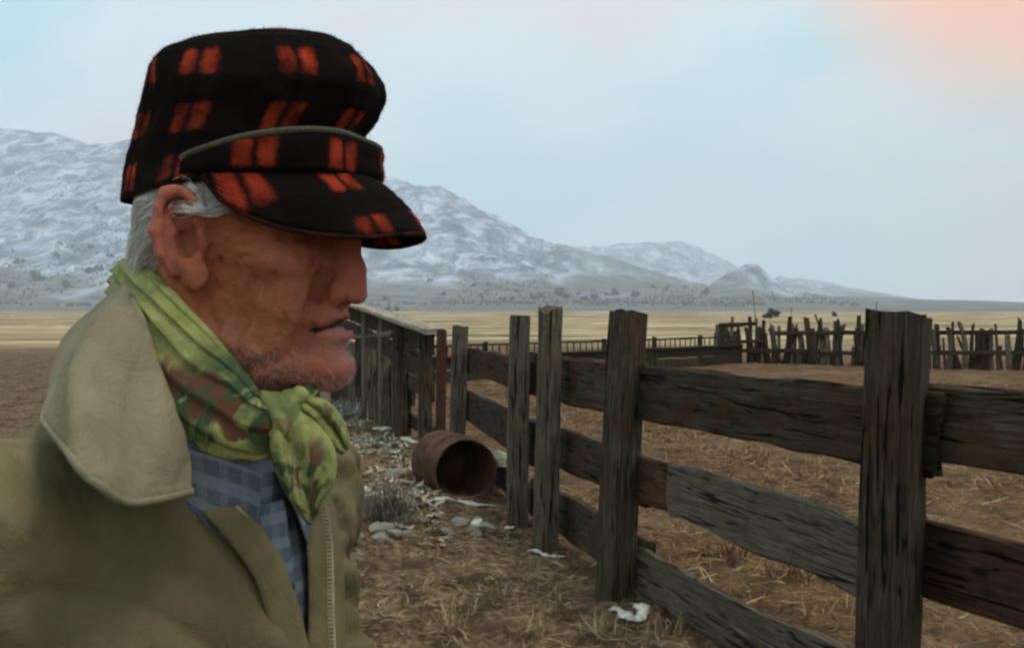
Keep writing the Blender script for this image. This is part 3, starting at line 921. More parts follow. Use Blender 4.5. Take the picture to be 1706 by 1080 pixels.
for (u, v, w) in ((838, 501, 9), (853, 502, 9), (889, 500, 12), (901, 497, 14), (932, 494, 17), (944, 498, 13), (976, 501, 11), (990, 500, 13), (1024, 492, 15), (1058, 496, 14), (1088, 481, 8), (1112, 483, 8), (1141, 481, 7), (1176, 492, 15), (647, 517, 9), (661, 518, 8), (641, 500, 9), (740, 493, 8), (715, 470, 7), (790, 478, 7), (860, 487, 6), (963, 492, 7)):
    jt.append((u, plant_tree(u, v, w, 'small dark juniper', 'junipers on the grey flat', rng)))
number_off([q_ for q_ in jt if q_[1]], 'small dark juniper on the grey flat below the snow')
plant_tree(1284, 531, 22, 'dark spreading juniper in the tan field behind the stick palisade', None, rng)
plant_tree(1390, 528, 10, 'tiny dark juniper in the tan field, far right of the spreading one', None, rng)
jt = []
for (u, v, w) in ((150, 455, 16), (166, 452, 14), (185, 430, 10), (152, 415, 9), (160, 350, 7), (60, 470, 18), (30, 440, 14), (95, 430, 12), (110, 480, 16), (195, 445, 12), (20, 480, 14)):
    jt.append((u, plant_tree(u, v, w, 'dark juniper', 'junipers behind the man', rng)))
number_off([q_ for q_ in jt if q_[1]], 'dark juniper on the snowy slope behind the man')
# brush too far away to tell apart
sv = []
rsb = np.random.RandomState(9)
us = rsb.uniform(-60, 1500, 5200); vs_ = rsb.uniform(300, 505, 5200)
Yb = rsb.uniform(1150, 2350, 9000); sb_ = rsb.uniform(-0.53, 0.33, 9000)
Xb = sb_ * Yb
dens = fbm(Xb * 0.006, Yb * 0.003, 0, 91, 4) + 0.35 * smooth(1900, 1200, Yb)
kb = dens > 0.22
Xb, Yb = Xb[kb], Yb[kb]
Zb = total_h(Xb, Yb)
nb_ = len(Xb)
sz = rsb.uniform(0.9, 2.6, nb_)
base = np.stack([Xb, Yb, Zb], 1)
off = np.array([[1, 0, 0], [-.5, .87, 0], [-.5, -.87, 0], [0.1, 0.1, 1.5]])
BV = (base[:, None, :] + off[None] * sz[:, None, None] * rsb.uniform(0.7, 1.3, (nb_, 4, 1))).reshape(-1, 3)
bb = np.arange(nb_)[:, None] * 4
BF = np.vstack([bb + [[0, 1, 3]], bb + [[1, 2, 3]], bb + [[2, 0, 3]]])
tag(mesh_obj('mountain_brush', BV, BF, M_JUN, None, False), 'dark brush speckling the snowy mountain slopes', None, None, 'stuff')

# wooden line poles far off on the right
for (u, v0, v1) in ((1460, 528, 503), (1318, 524, 512)):
    p = terrain_point(u, v0)
    if p is None: continue
    t = at(u, v1, p.y)
    e = empty('line_pole', p)
    tag(e, 'thin distant line pole on the plain, %s' % ('right of the stick palisade' if u > 1400 else 'above the middle of the stick palisade'), 'pole')
    s_ = p.y / 900
    post(e, p, t, 0.5 * s_, 0.5 * s_, 0, 700, M_POST, name='shaft', nseg=4, sink=0.5, rough=0.01)
    plank(e, Vector((t.x - 1.2 * s_, t.y - 0.3, t.z - 1.0 * s_)), Vector((t.x + 1.2 * s_, t.y - 0.3, t.z - 1.0 * s_)), 0.3 * s_, 0.3 * s_, 701, M_POST, name='crossarm', nseg=2, wav=0)

# ================================================================== the man
# ---- implicit surfaces on a rectilinear grid -> quads (naive surface nets)
class Field:
    def __init__(self, xs, ys, zs):
        self.ax = [np.asarray(a, np.float32) for a in (xs, ys, zs)]
        self.D = np.full([len(a) for a in self.ax], 1.0, np.float32)
    def _sub(self, lo, hi):
        sl = []
        for a, l, h in zip(self.ax, lo, hi):
            i0 = max(int(np.searchsorted(a, l)) - 1, 0); i1 = min(int(np.searchsorted(a, h)) + 1, len(a))
            sl.append(slice(i0, max(i1, i0 + 1)))
        X = self.ax[0][sl[0]][:, None, None]; Y = self.ax[1][sl[1]][None, :, None]; Z = self.ax[2][sl[2]][None, None, :]
        return tuple(sl), X, Y, Z
    def apply(self, fn, lo, hi, k, op='add'):
        sl, X, Y, Z = self._sub(lo, hi)
        d = fn(X, Y, Z).astype(np.float32)
        D = self.D[sl]
        if op == 'add':
            h = np.clip(0.5 + 0.5 * (D - d) / k, 0, 1)
            self.D[sl] = D * (1 - h) + d * h - k * h * (1 - h)
        else:
            h = np.clip(0.5 - 0.5 * (D + d) / k, 0, 1)
            self.D[sl] = D * (1 - h) - d * h + k * h * (1 - h)
    def ell(self, c, r, M=None, k=0.01, op='add', rot=None):
        """ellipsoid at local c with radii r in frame M (4x4)"""
        M = M or Matrix.Identity(4)
        R3 = M.to_3x3() @ (rot.to_matrix() if rot is not None else Matrix.Identity(3))
        w = M @ Vector(c); A = np.array(R3.transposed())
        r = np.array(r); e = float(max(r)) + 2.5 * k + 0.004
        def fn(X, Y, Z):
            x, y, z = X - w.x, Y - w.y, Z - w.z
            px, py, pz = [A[i, 0] * x + A[i, 1] * y + A[i, 2] * z for i in range(3)]
            k0 = np.sqrt((px / r[0]) ** 2 + (py / r[1]) ** 2 + (pz / r[2]) ** 2)
            k1 = np.sqrt((px / r[0] ** 2) ** 2 + (py / r[1] ** 2) ** 2 + (pz / r[2] ** 2) ** 2) + 1e-9
            return k0 * (k0 - 1) / k1
        self.apply(fn, [q - e for q in w], [q + e for q in w], k, op)
    def cap(self, a, b, ra, rb, M=None, k=0.01, op='add'):
        M = M or Matrix.Identity(4)
        a, b = M @ Vector(a), M @ Vector(b)
        e = max(ra, rb) + 2.5 * k + 0.004
        ba = b - a; L2 = ba.length_squared + 1e-12
        def fn(X, Y, Z):
            x, y, z = X - a.x, Y - a.y, Z - a.z
            t = np.clip((x * ba.x + y * ba.y + z * ba.z) / L2, 0, 1)
            return np.sqrt((x - t * ba.x) ** 2 + (y - t * ba.y) ** 2 + (z - t * ba.z) ** 2) - (ra + t * (rb - ra))
        self.apply(fn, [min(p, q) - e for p, q in zip(a, b)], [max(p, q) + e for p, q in zip(a, b)], k, op)
    def chain(self, pts, rs, M=None, k=0.01, op='add'):
        for p, q, r0, r1 in zip(pts[:-1], pts[1:], rs[:-1], rs[1:]): self.cap(p, q, r0, r1, M, k, op)
    def groove(self, pts, rs, M, k, off=0.3, sgn='sub', sub=4):
        """crease (or ridge) cut along points laid on to the present surface"""
        P = np.array([tuple(p) for p in pts], float)
        t = np.linspace(0, len(P) - 1, (len(P) - 1) * sub + 1)
        P = np.stack([np.interp(t, np.arange(len(P)), P[:, i]) for i in range(3)], 1)
        rr = np.interp(t, np.arange(len(rs)), rs)
        A = np.array(M)
        W = P @ A[:3, :3].T + A[:3, 3]
        for _ in range(6):
            W = W - self.grad(W) * np.clip(self.at(W), -0.004, 0.004)[:, None]
        W = W + self.grad(W) * (off * rr)[:, None]
        self.chain([tuple(w) for w in W], list(rr), None, k, sgn)
    def at(self, P):
        """trilinear value at world points"""
        idx, fr = [], []
        for i in range(3):
            a = self.ax[i]
            j = np.clip(np.searchsorted(a, P[:, i]) - 1, 0, len(a) - 2)
            idx.append(j); fr.append(np.clip((P[:, i] - a[j]) / (a[j + 1] - a[j]), 0, 1))
        r = 0
        for dx in (0, 1):
            for dy in (0, 1):
                for dz in (0, 1):
                    w = (fr[0] if dx else 1 - fr[0]) * (fr[1] if dy else 1 - fr[1]) * (fr[2] if dz else 1 - fr[2])
                    r = r + w * self.D[idx[0] + dx, idx[1] + dy, idx[2] + dz]
        return r
    def grad(self, P, e=0.002):
        g = np.stack([self.at(P + np.eye(3)[i] * e) - self.at(P - np.eye(3)[i] * e) for i in range(3)], 1)
        return g / (np.linalg.norm(g, axis=1)[:, None] + 1e-9)
    def mesh(self):
        D = self.D
        S = D < 0
        nx, ny, nz = [n - 1 for n in D.shape]
        cnt = np.zeros((nx, ny, nz), np.uint8)
        for dx in (0, 1):
            for dy in (0, 1):
                for dz in (0, 1): cnt += S[dx:dx + nx, dy:dy + ny, dz:dz + nz]
        act = (cnt > 0) & (cnt < 8)
        I, J, K = np.nonzero(act)
        vid = np.full((nx, ny, nz), -1, np.int32); vid[I, J, K] = np.arange(len(I))
        acc = np.zeros((len(I), 3)); num = np.zeros(len(I))
        corners = [(dx, dy, dz) for dx in (0, 1) for dy in (0, 1) for dz in (0, 1)]
        val = {c: D[I + c[0], J + c[1], K + c[2]] for c in corners}
        for c in corners:
            for axi in range(3):
                if c[axi]: continue
                c2 = list(c); c2[axi] = 1; c2 = tuple(c2)
                a, b = val[c], val[c2]
                m = (a < 0) != (b < 0)
                t = np.where(m, a / np.where(m, a - b, 1), 0)
                base = [self.ax[i][(I, J, K)[i] + c[i]] for i in range(3)]
                nxt_ = self.ax[axi][(I, J, K)[axi] + 1]
                p = np.stack(base, 1).astype(float)
                p[:, axi] = base[axi] + t * (nxt_ - base[axi])
                acc += p * m[:, None]; num += m
        V = acc / num[:, None]
        Fs = []
        for axi in range(3):
            o1, o2 = [(1, 2), (2, 0), (0, 1)][axi]
            lo = [slice(1, -1)] * 3; lo[axi] = slice(0, -1)
            hi = [slice(1, -1)] * 3; hi[axi] = slice(1, None)
            a, b = S[tuple(lo)], S[tuple(hi)]
            ch = np.nonzero(a != b)
            flip = a[ch]
            g = [c.copy() for c in ch]
            for i in range(3):
                if i != axi: g[i] = g[i] + 1
            def cell(d1, d2):
                q = [c.copy() for c in g]
                q[o1] = q[o1] - d1; q[o2] = q[o2] - d2
                return vid[q[0], q[1], q[2]]
            quad = np.stack([cell(1, 1), cell(0, 1), cell(0, 0), cell(1, 0)], 1)
            quad[~flip] = quad[~flip][:, ::-1]
            Fs.append(quad)
        F = np.vstack(Fs)
        return V, F[(F >= 0).all(1)]

def axis_fine(lo, hi, f0, f1, fine, coarse):
    a = np.arange(lo, f0, coarse); b = np.arange(f0, f1, fine); c = np.arange(f1, hi, coarse)
    return np.concatenate([a, b, c])

# ---- frames: head looks to the right and a little towards us; the chest turns further towards us
HEAD_YAW = R(-9)
HO = at(374, 413, 0.880)
HM = Matrix.Translation(HO) @ Matrix.Rotation(HEAD_YAW, 4, 'Z')
BODY_YAW = R(-27)
BX, BY = -0.295, 0.915
BM = Matrix.Translation((BX, BY, gz(BX, BY))) @ Matrix.Rotation(BODY_YAW, 4, 'Z')
person = empty('person', (BX, BY, gz(BX, BY)), BODY_YAW)
tag(person, 'old man in red and black plaid cap, olive jacket and green neckerchief', 'person')
PINV = person.matrix_world.inverted()
def to_person(V):
    A = np.array(PINV)
    return np.asarray(V) @ A[:3, :3].T + A[:3, 3]
def wobj(name, V, F, mat, parent=None, **kw):
    """mesh given in world space, stored under the person"""
    return mesh_obj(name, to_person(V), F, mat, parent or person, **kw)

xs = axis_fine(-0.66, 0.12, HO.x - 0.125, HO.x + 0.145, 0.0018, 0.007)
ys = axis_fine(0.58, 1.30, HO.y - 0.105, HO.y + 0.105, 0.0020, 0.007)
zs = axis_fine(-0.02, 1.80, HO.z - 0.17, HO.z + 0.14, 0.0018, 0.008)
fb = Field(xs, ys, zs)
H = HM
# skull, face, jaw
fb.ell((0.011, 0, 0.036), (0.078, 0.072, 0.072), H, 0.01)
fb.ell((0.034, 0, -0.026), (0.062, 0.060, 0.078), H, 0.02)
fb.ell((0.050, 0, 0.045), (0.052, 0.060, 0.050), H, 0.02)
for s in (-1, 1):
    fb.chain([(-0.004, 0.056 * s, -0.03), (-0.002, 0.054 * s, -0.066), (0.045, 0.040 * s, -0.090), (0.084, 0.016 * s, -0.098)], [0.02, 0.019, 0.018, 0.018], H, 0.018)
    fb.ell((0.060, 0.046 * s, -0.014), (0.028, 0.020, 0.018), H, 0.016)          # cheekbone
    fb.ell((0.064, 0.040 * s, -0.050), (0.024, 0.017, 0.028), H, 0.014)          # cheek pouch
    fb.ell((0.040, 0.044 * s, -0.078), (0.024, 0.014, 0.018), H, 0.014)          # jowl
fb.ell((0.076, 0, -0.062), (0.030, 0.035, 0.034), H, 0.014)                     # mouth mound
fb.ell((0.0935, 0, -0.0985), (0.0180, 0.021, 0.0175), H, 0.012)                 # chin
fb.cap((0.086, -0.040, 0.027), (0.086, 0.040, 0.027), 0.013, 0.013, H, 0.014)    # brow
fb.cap((0.094, -0.014, 0.026), (0.094, 0.014, 0.026), 0.012, 0.012, H, 0.012)
# eye sockets
for s in (-1, 1):
    fb.ell((0.101, 0.033 * s, 0.008), (0.017, 0.021, 0.014), H, 0.012, 'sub')
    fb.ell((0.074, 0.032 * s, 0.0085), (0.0150, 0.0165, 0.0140), H, 0.006)
    fb.ell((0.083, 0.033 * s, -0.0045), (0.008, 0.017, 0.0060), H, 0.006)         # bag under the eye
    fb.chain([(0.0885, 0.016 * s, -0.0080), (0.0865, 0.032 * s, -0.0125), (0.075, 0.046 * s, -0.010)], [0.0013, 0.0016, 0.001], H, 0.0035, 'sub')
for s in (-1, 1): fb.ell((0.0835, 0.0210 * s, -0.0120), (0.0085, 0.0070, 0.0090), H, 0.006)
# nose
fb.chain([(0.096, 0, 0.024), (0.1055, 0, 0.006), (0.1080, 0, -0.016), (0.1095, 0, -0.0375)], [0.0085, 0.0098, 0.0112, 0.0142], H, 0.009)
fb.ell((0.097, 0, -0.024), (0.016, 0.0155, 0.024), H, 0.010)
for s in (-1, 1):
    fb.ell((0.0965, 0.0165 * s, -0.0375), (0.0150, 0.0105, 0.0120), H, 0.004)
    fb.ell((0.1010, 0.0090 * s, -0.0490), (0.0110, 0.0055, 0.0062), H, 0.003, 'sub')
# lips: sunken upper, fuller lower, mouth a little open
fb.chain([(0.083, -0.027, -0.066), (0.0965, -0.012, -0.0575), (0.0998, 0, -0.0570), (0.0965, 0.012, -0.0575), (0.083, 0.027, -0.066)], [0.003, 0.0055, 0.006, 0.0055, 0.003], H, 0.008)
fb.chain([(0.084, -0.026, -0.0695), (0.0985, -0.012, -0.0725), (0.1035, 0, -0.0728), (0.0985, 0.012, -0.0725), (0.084, 0.026, -0.0705)], [0.003, 0.0068, 0.0078, 0.0068, 0.003], H, 0.005)
fb.ell((0.1115, 0, -0.0510), (0.0080, 0.022, 0.0048), H, 0.006, 'sub')             # hollow under the nose
fb.ell((0.114, 0, -0.0848), (0.0095, 0.030, 0.0050), H, 0.008, 'sub')
for s in (-1, 1):
    fb.ell((0.030, 0.083 * s, -0.040), (0.034, 0.020, 0.030), H, 0.022, 'sub')   # hollow cheek
    fb.ell((0.060, 0.077 * s, 0.030), (0.022, 0.014, 0.022), H, 0.015, 'sub')    # temple
# neck
fb.cap((-0.010, 0, -0.03), (-0.050, 0, -0.19), 0.054, 0.062, H, 0.02)
fb.ell((0.045, 0, -0.098), (0.048, 0.036, 0.020), H, 0.016)
fb.cap((0.034, 0, -0.100), (-0.016, 0, -0.20), 0.026, 0.036, H, 0.022)
# ears
for s in (-1, 1):
    E = H @ Matrix.Translation((-0.003, 0.0705 * s, 0.004)) @ Matrix.Rotation(R(22) * -s, 4, 'Z') @ Matrix.Rotation(R(-8), 4, 'Y')
    def ep(a, rx, rz, y): return (rx * math.cos(a), y * s, rz * math.sin(a))
    fb.ell((0.002, 0.003 * s, 0.002), (0.0175, 0.0060, 0.031), E, 0.004)
    ang = [R(d) for d in (-10, 20, 50, 80, 110, 140, 170, 200, 228)]
    fb.chain([ep(a, 0.0170, 0.036, 0.0105 if 30 < math.degrees(a) < 215 else 0.005) for a in ang], [0.0030, 0.0040, 0.0046, 0.0048, 0.0046, 0.0044, 0.0042, 0.0040, 0.0040], E, 0.0035)
    ang = [R(d) for d in (70, 110, 150, 190, 225, 262)]
    fb.ell((0.0045, 0.0090 * s, -0.004), (0.0095, 0.0140, 0.0165), E, 0.003, 'sub')
    fb.ell((0.002, 0.0100 * s, 0.018), (0.0115, 0.0110, 0.0115), E, 0.003, 'sub')
    fb.chain([ep(a, 0.0115, 0.024, 0.0055) for a in ang], [0.0016, 0.0022, 0.0027, 0.0028, 0.0030, 0.0034], E, 0.003)
    fb.ell((0.0065, 0.0045 * s, -0.0300), (0.0115, 0.0058, 0.0130), E, 0.006)      # lobe
    fb.ell((0.0150, 0.0060 * s, -0.0060), (0.0045, 0.0045, 0.0075), E, 0.004)      # tragus
    fb.ell((0.0095, 0.0055 * s, -0.0175), (0.0040, 0.0040, 0.0045), E, 0.003)
# folds: nasolabial, corner of the mouth, cheek creases, crow's feet
for s in (-1, 1):
    G = lambda p, r, k, off=0.3: fb.groove([(a_, b_ * s, c_) for a_, b_, c_ in p], r, H, k, off)
    G([(0.0985, 0.0160, -0.0240), (0.0920, 0.0215, -0.0280), (0.0880, 0.0225, -0.0380)], [0.0026, 0.0040, 0.0036], 0.005)
    G([(0.0935, 0.0225, -0.0290), (0.0880, 0.0310, -0.0440), (0.0800, 0.0370, -0.0580), (0.0750, 0.0380, -0.0740)], [0.0040, 0.0056, 0.0046, 0.0014], 0.008)
    G([(0.0850, 0.0280, -0.0655), (0.0800, 0.0310, -0.0740), (0.0770, 0.0290, -0.0880)], [0.0022, 0.0026, 0.0010], 0.006)
    G([(0.066, 0.052, -0.022), (0.060, 0.055, -0.042), (0.054, 0.055, -0.066), (0.050, 0.052, -0.080)], [0.0004, 0.0010, 0.0010, 0.0004], 0.009)
    G([(0.050, 0.058, -0.030), (0.044, 0.060, -0.052), (0.038, 0.058, -0.070)], [0.0003, 0.0007, 0.0003], 0.009)
    G([(0.010, 0.062, -0.020), (0.012, 0.062, -0.045), (0.018, 0.058, -0.068)], [0.0003, 0.0008, 0.0003], 0.010)
    for z0, z1 in ((0.011, 0.020), (0.006, 0.008), (0.001, -0.003), (-0.004, -0.013)):
        G([(0.072, 0.047, z0), (0.054, 0.060, (z0 + z1) / 2), (0.040, 0.066, z1)], [0.0012, 0.0012, 0.0004], 0.004)
    G([(0.060, 0.045, -0.0900), (0.040, 0.052, -0.0960), (0.015, 0.056, -0.0900)], [0.001, 0.002, 0.001], 0.008)
fb.groove([(0.084, -0.0270, -0.0690), (0.094, -0.018, -0.0652), (0.101, -0.009, -0.0632), (0.104, 0, -0.0630), (0.101, 0.009, -0.0632), (0.094, 0.018, -0.0652), (0.084, 0.0270, -0.0690)], [0.0018, 0.0036, 0.0046, 0.0044, 0.0046, 0.0036, 0.0018], H, 0.002, -0.25)
# body under the clothes: trunk, arms with hands, legs
fb.ell((0, 0, 1.20), (0.10, 0.145, 0.24), BM, 0.05)
fb.ell((0.0, 0, 0.95), (0.10, 0.14, 0.14), BM, 0.05)
fb.cap((-0.015, -0.13, 1.385), (-0.015, 0.13, 1.385), 0.050, 0.050, BM, 0.05)
for s in (-1, 1):
    el_, wr = Vector((-0.055, 0.225 * s, 1.12)), Vector((0.015, 0.245 * s, 0.885))
    fb.chain([(-0.015, 0.165 * s, 1.385), el_, wr], [0.048, 0.038, 0.025], BM, 0.02)
    hd = (wr - el_).normalized()
    pm_ = wr + hd * 0.055
    fb.cap(wr, pm_ + hd * 0.025, 0.022, 0.026, BM, 0.02)
    fb.cap(wr + hd * 0.03 + Vector((0.02, 0, 0)), pm_ + hd * 0.03 + Vector((0.022, 0, 0)), 0.016, 0.017, BM, 0.012)
    for fi, (fx_, ln) in enumerate(((-0.026, 0.062), (-0.009, 0.078), (0.009, 0.084), (0.027, 0.074))):
        b0 = pm_ + hd * 0.03 + Vector((fx_, 0, 0))
        b1 = b0 + hd * ln * 0.5
        b2 = b1 + (hd + Vector((0, -0.55 * s, 0))).normalized() * ln * 0.5
        fb.chain([b0, b1, b2], [0.0100, 0.0095, 0.0085], BM, 0.004)
    t0 = wr + hd * 0.03 + Vector((0.028, 0, 0))
    fb.chain([t0, t0 + Vector((0.030, -0.012 * s, -0.026)), t0 + Vector((0.036, -0.02 * s, -0.058))], [0.013, 0.011, 0.0095], BM, 0.006)
    fb.chain([(0.0, 0.085 * s, 0.93), (0.015, 0.10 * s, 0.50), (-0.02, 0.105 * s, 0.09)], [0.082, 0.055, 0.040], BM, 0.02)
    fb.cap((-0.03, 0.107 * s, 0.045), (0.14, 0.125 * s, 0.038), 0.036, 0.034, BM, 0.02)
bV, bF = fb.mesh()
# loose old skin: small lumps, finer towards the eyes
Hi = np.array(HM.inverted())
hl = bV @ Hi[:3, :3].T + Hi[:3, 3]
on_head = smooth(-0.2, -0.14, hl[:, 2])
gN = fb.grad(bV)
lump = 0.0011 * fbm(hl[:, 0] * 55, hl[:, 1] * 55, hl[:, 2] * 40, 5, 3) + 0.0005 * fbm(hl[:, 0] * 160, hl[:, 1] * 160, hl[:, 2] * 110, 6, 2)
cre = smooth(0.13, 0.0, np.abs(fbm(hl[:, 0] * 34 + 0.6 * hl[:, 2] * 34, hl[:, 1] * 34, hl[:, 2] * 17, 7, 3))) + 0.7 * smooth(0.12, 0.0, np.abs(fbm(hl[:, 0] * 75, hl[:, 1] * 75, hl[:, 2] * 45, 8, 2)))
lump = lump * 1.3 - 0.0008 * cre * (hl[:, 0] > -0.01)
bV2 = bV + gN * (lump * on_head)[:, None]
x, y, z = hl[:, 0], np.abs(hl[:, 1]), hl[:, 2]
def blob(c, r): return np.exp(-(((x - c[0]) / r[0]) ** 2 + ((y - c[1]) / r[1]) ** 2 + ((z - c[2]) / r[2]) ** 2))
skin = np.tile(np.array([[0.385, 0.114, 0.048]]), (len(x), 1))
def tone(w, c, amt=1.0):
    global skin
    w = np.clip(w * amt, 0, 1)[:, None]; skin = skin * (1 - w) + np.array([c]) * w
n1_ = fbm(x * 45, hl[:, 1] * 45, z * 45, 9, 3)
tone(smooth(0.1, 0.8, n1_), (0.43, 0.165, 0.095), 0.55)
tone(smooth(0.2, 0.9, -n1_), (0.21, 0.068, 0.036), 0.5)
tone(blob((0.118, 0, -0.032), (0.025, 0.022, 0.03)), (0.47, 0.125, 0.088), 0.8)      # nose
tone(blob((0.105, 0, -0.098), (0.04, 0.04, 0.025)), (0.46, 0.155, 0.125), 0.7)       # chin
tone(blob((0.062, 0.05, -0.018), (0.035, 0.03, 0.022)), (0.44, 0.135, 0.080), 0.6)   # cheekbone
tone(blob((-0.015, 0.088, 0.006), (0.03, 0.02, 0.05)), (0.44, 0.130, 0.095), 0.8)    # ears
tone(blob((0.108, 0, -0.0730), (0.018, 0.026, 0.0060)), (0.52, 0.20, 0.17), 0.95)     # lips
tone(blob((0.104, 0, -0.0570), (0.012, 0.024, 0.0035)), (0.36, 0.12, 0.10), 0.7)
tone(((np.abs(z + 0.0631 + 7.5 * y * y) < 0.0032 - 0.06 * y) & (x > 0.080) & (x < 0.1035) & (y < 0.0270)).astype(float), (0.03, 0.010, 0.008))  # mouth slit, its inner shade painted on as near-black colour
tone(blob((0.03, 0.05, -0.085), (0.06, 0.05, 0.02)), (0.20, 0.085, 0.055), 0.4)
for mx, my, mz_, rr in ((0.024, 0.062, -0.012, 0.0026),):
    tone((np.sqrt((x - mx) ** 2 + (z - mz_) ** 2) < rr).astype(float) * (hl[:, 1] < 0), (0.085, 0.03, 0.022), 0.85)
for s in (-1, 1):                     # narrowed eyes between the lids
    ey = np.sqrt(((hl[:, 1] - 0.0325 * s) / 0.0115) ** 2 + ((z - 0.0070 + 6 * (hl[:, 1] - 0.0325 * s) ** 2) / 0.0026) ** 2)
    isx = (ey < 1) & (x > 0.070)
    tone(isx.astype(float), (0.15, 0.11, 0.09))
    tone((isx & (np.abs(hl[:, 1] - 0.0315 * s) < 0.0050)).astype(float), (0.03, 0.028, 0.026))
    tone((isx & (np.abs(hl[:, 1] - 0.0315 * s) < 0.0022)).astype(float), (0.008, 0.008, 0.008))
M_SKIN = NT('weathered_skin', 0.6, 0.22)
sc_ = M_SKIN.coord('Object')
M_SKIN.color(M_SKIN.attr('skin'))
pores = M_SKIN.noise(sc_, 420, 4, 0.6)
wr1 = M_SKIN.noise(M_SKIN.coord('Object', (1, 1, 2.2)), 120, 5, 0.65, 1.4)
bq = M_SKIN.bump(wr1, 0.6, 0.0025)
M_SKIN.bump(pores, 0.25, 0.0006, bq)
M_SKIN.b.inputs['Subsurface Weight'].default_value = 0.12
M_SKIN.b.inputs['Subsurface Radius'].default_value = (0.008, 0.003, 0.0015)
M_SKIN.b.inputs['Subsurface Scale'].default_value = 0.5
body = wobj('body', bV2, bF, M_SKIN.m, cols={'skin': skin})

# ---- cloth helpers
def catmull(P, n):
    """resample a (m, ..., 3) control array to n samples along axis 0"""
    P = np.asarray(P, float); m = len(P)
    t = np.linspace(0, m - 1, n); i = np.clip(t.astype(int), 0, m - 2); f = (t - i).reshape((-1,) + (1,) * (P.ndim - 1))
    g = lambda k: P[np.clip(i + k, 0, m - 1)]
    p0, p1, p2, p3 = g(-1), g(0), g(1), g(2)
    return 0.5 * ((2 * p1) + (-p0 + p2) * f + (2 * p0 - 5 * p1 + 4 * p2 - p3) * f ** 2 + (-p0 + 3 * p1 - 3 * p2 + p3) * f ** 3)

def grid_normals(G):
    du = np.gradient(G, axis=0); dv = np.gradient(G, axis=1)
    n = np.cross(du, dv)
    return n / (np.linalg.norm(n, axis=2)[..., None] + 1e-12)

def sheet(name, G, thick, mat, parent=None, uv=None, flip=False, cols=None, closed=False):
    """a cloth of real thickness from a grid of points (world space)"""
    nu, nv = G.shape[:2]
    N = grid_normals(G) * (-1 if flip else 1)
    T = np.asarray(thick); T = np.broadcast_to(T, (nu, nv))
    edge = np.minimum(np.minimum(np.arange(nu)[:, None], nu - 1 - np.arange(nu)[:, None]) if not closed else np.full((nu, 1), 9), np.minimum(np.arange(nv)[None], nv - 1 - np.arange(nv)[None]))
    T = T * np.where(edge == 0, 0.45, np.where(edge == 1, 0.85, 1.0))
    A = G + N * T[..., None] / 2; B = G - N * T[..., None] / 2
    V = np.vstack([A.reshape(-1, 3), B.reshape(-1, 3)])
    id_ = np.arange(nu * nv).reshape(nu, nv); o = nu * nv
    F = []
    q = np.stack([id_[:-1, :-1], id_[1:, :-1], id_[1:, 1:], id_[:-1, 1:]], -1).reshape(-1, 4)
    if flip: q = q[:, ::-1]
    F.append(q); F.append(q[:, ::-1] + o)
    rim = [id_[0, :], id_[:, -1], id_[-1, ::-1], id_[::-1, 0]]
    loop = np.concatenate([r[:-1] for r in rim])
    l2 = np.roll(loop, -1)
    r_ = np.stack([loop, l2, l2 + o, loop + o], 1)
    F.append(r_ if not flip else r_[:, ::-1])
    if uv is not None: uv = np.vstack([uv.reshape(-1, 2)] * 2)
    if cols is not None: cols = {k_: np.vstack([c.reshape(-1, 3)] * 2) for k_, c in cols.items()}
    return wobj(name, V, np.vstack(F), mat, parent, uvs=uv, cols=cols)

def tube(name, pts, r, mat, parent=None, n=8, sq=1.0):
    P = np.asarray([tuple(p) for p in pts], float); m = len(P)
    T = np.gradient(P, axis=0); T /= np.linalg.norm(T, axis=1)[:, None]
    ref = np.array([0.3, 0.2, 0.9]); U = np.cross(T, ref); U /= np.linalg.norm(U, axis=1)[:, None]
    W = np.cross(T, U)
    a = np.linspace(0, 2 * np.pi, n, endpoint=False)
    rr = np.broadcast_to(r, (m,))
    V = (P[:, None] + rr[:, None, None] * (np.cos(a)[None, :, None] * U[:, None] + sq * np.sin(a)[None, :, None] * W[:, None])).reshape(-1, 3)
    id_ = np.arange(m * n).reshape(m, n); nx_ = np.roll(id_, -1, 1)
    F = np.stack([id_[:-1], nx_[:-1], nx_[1:], id_[1:]], -1).reshape(-1, 4)
    return wobj(name, V, F, mat, parent)

# ---- plaid wool
PU, PV_, OU, OV = 0.072, 0.044, 0.0545, 0.039
def plaid_np(u, v):
    fu = ((u + OU) / PU) % 1.0; fv = ((v + OV) / PV_) % 1.0
    bar = ((fu > 0.14) & (fu < 0.30)) | ((fu > 0.38) & (fu < 0.54)); row = (fv > 0.16) & (fv < 0.64)
    return (bar & row).astype(float), (bar ^ row).astype(float)
wl_ = NT('plaid_wool', 0.95, 0.08)
uvn = wl_.n.new('ShaderNodeUVMap'); uvn.uv_map = 'UVMap'
dn = wl_.n.new('ShaderNodeTexNoise'); dn.inputs['Scale'].default_value = 160; dn.inputs['Detail'].default_value = 3
wl_.l.new(uvn.outputs[0], dn.inputs['Vector'])
dv_ = wl_.n.new('ShaderNodeVectorMath'); dv_.operation = 'SUBTRACT'; wl_.l.new(dn.outputs['Color'], dv_.inputs[0]); dv_.inputs[1].default_value = (0.5, 0.5, 0.5)
ds_ = wl_.n.new('ShaderNodeVectorMath'); ds_.operation = 'SCALE'; wl_.l.new(dv_.outputs[0], ds_.inputs[0]); ds_.inputs['Scale'].default_value = 0.006
da_ = wl_.n.new('ShaderNodeVectorMath'); da_.operation = 'ADD'; wl_.l.new(uvn.outputs[0], da_.inputs[0]); wl_.l.new(ds_.outputs[0], da_.inputs[1])
sx_ = wl_.n.new('ShaderNodeSeparateXYZ'); wl_.l.new(da_.outputs[0], sx_.inputs[0])
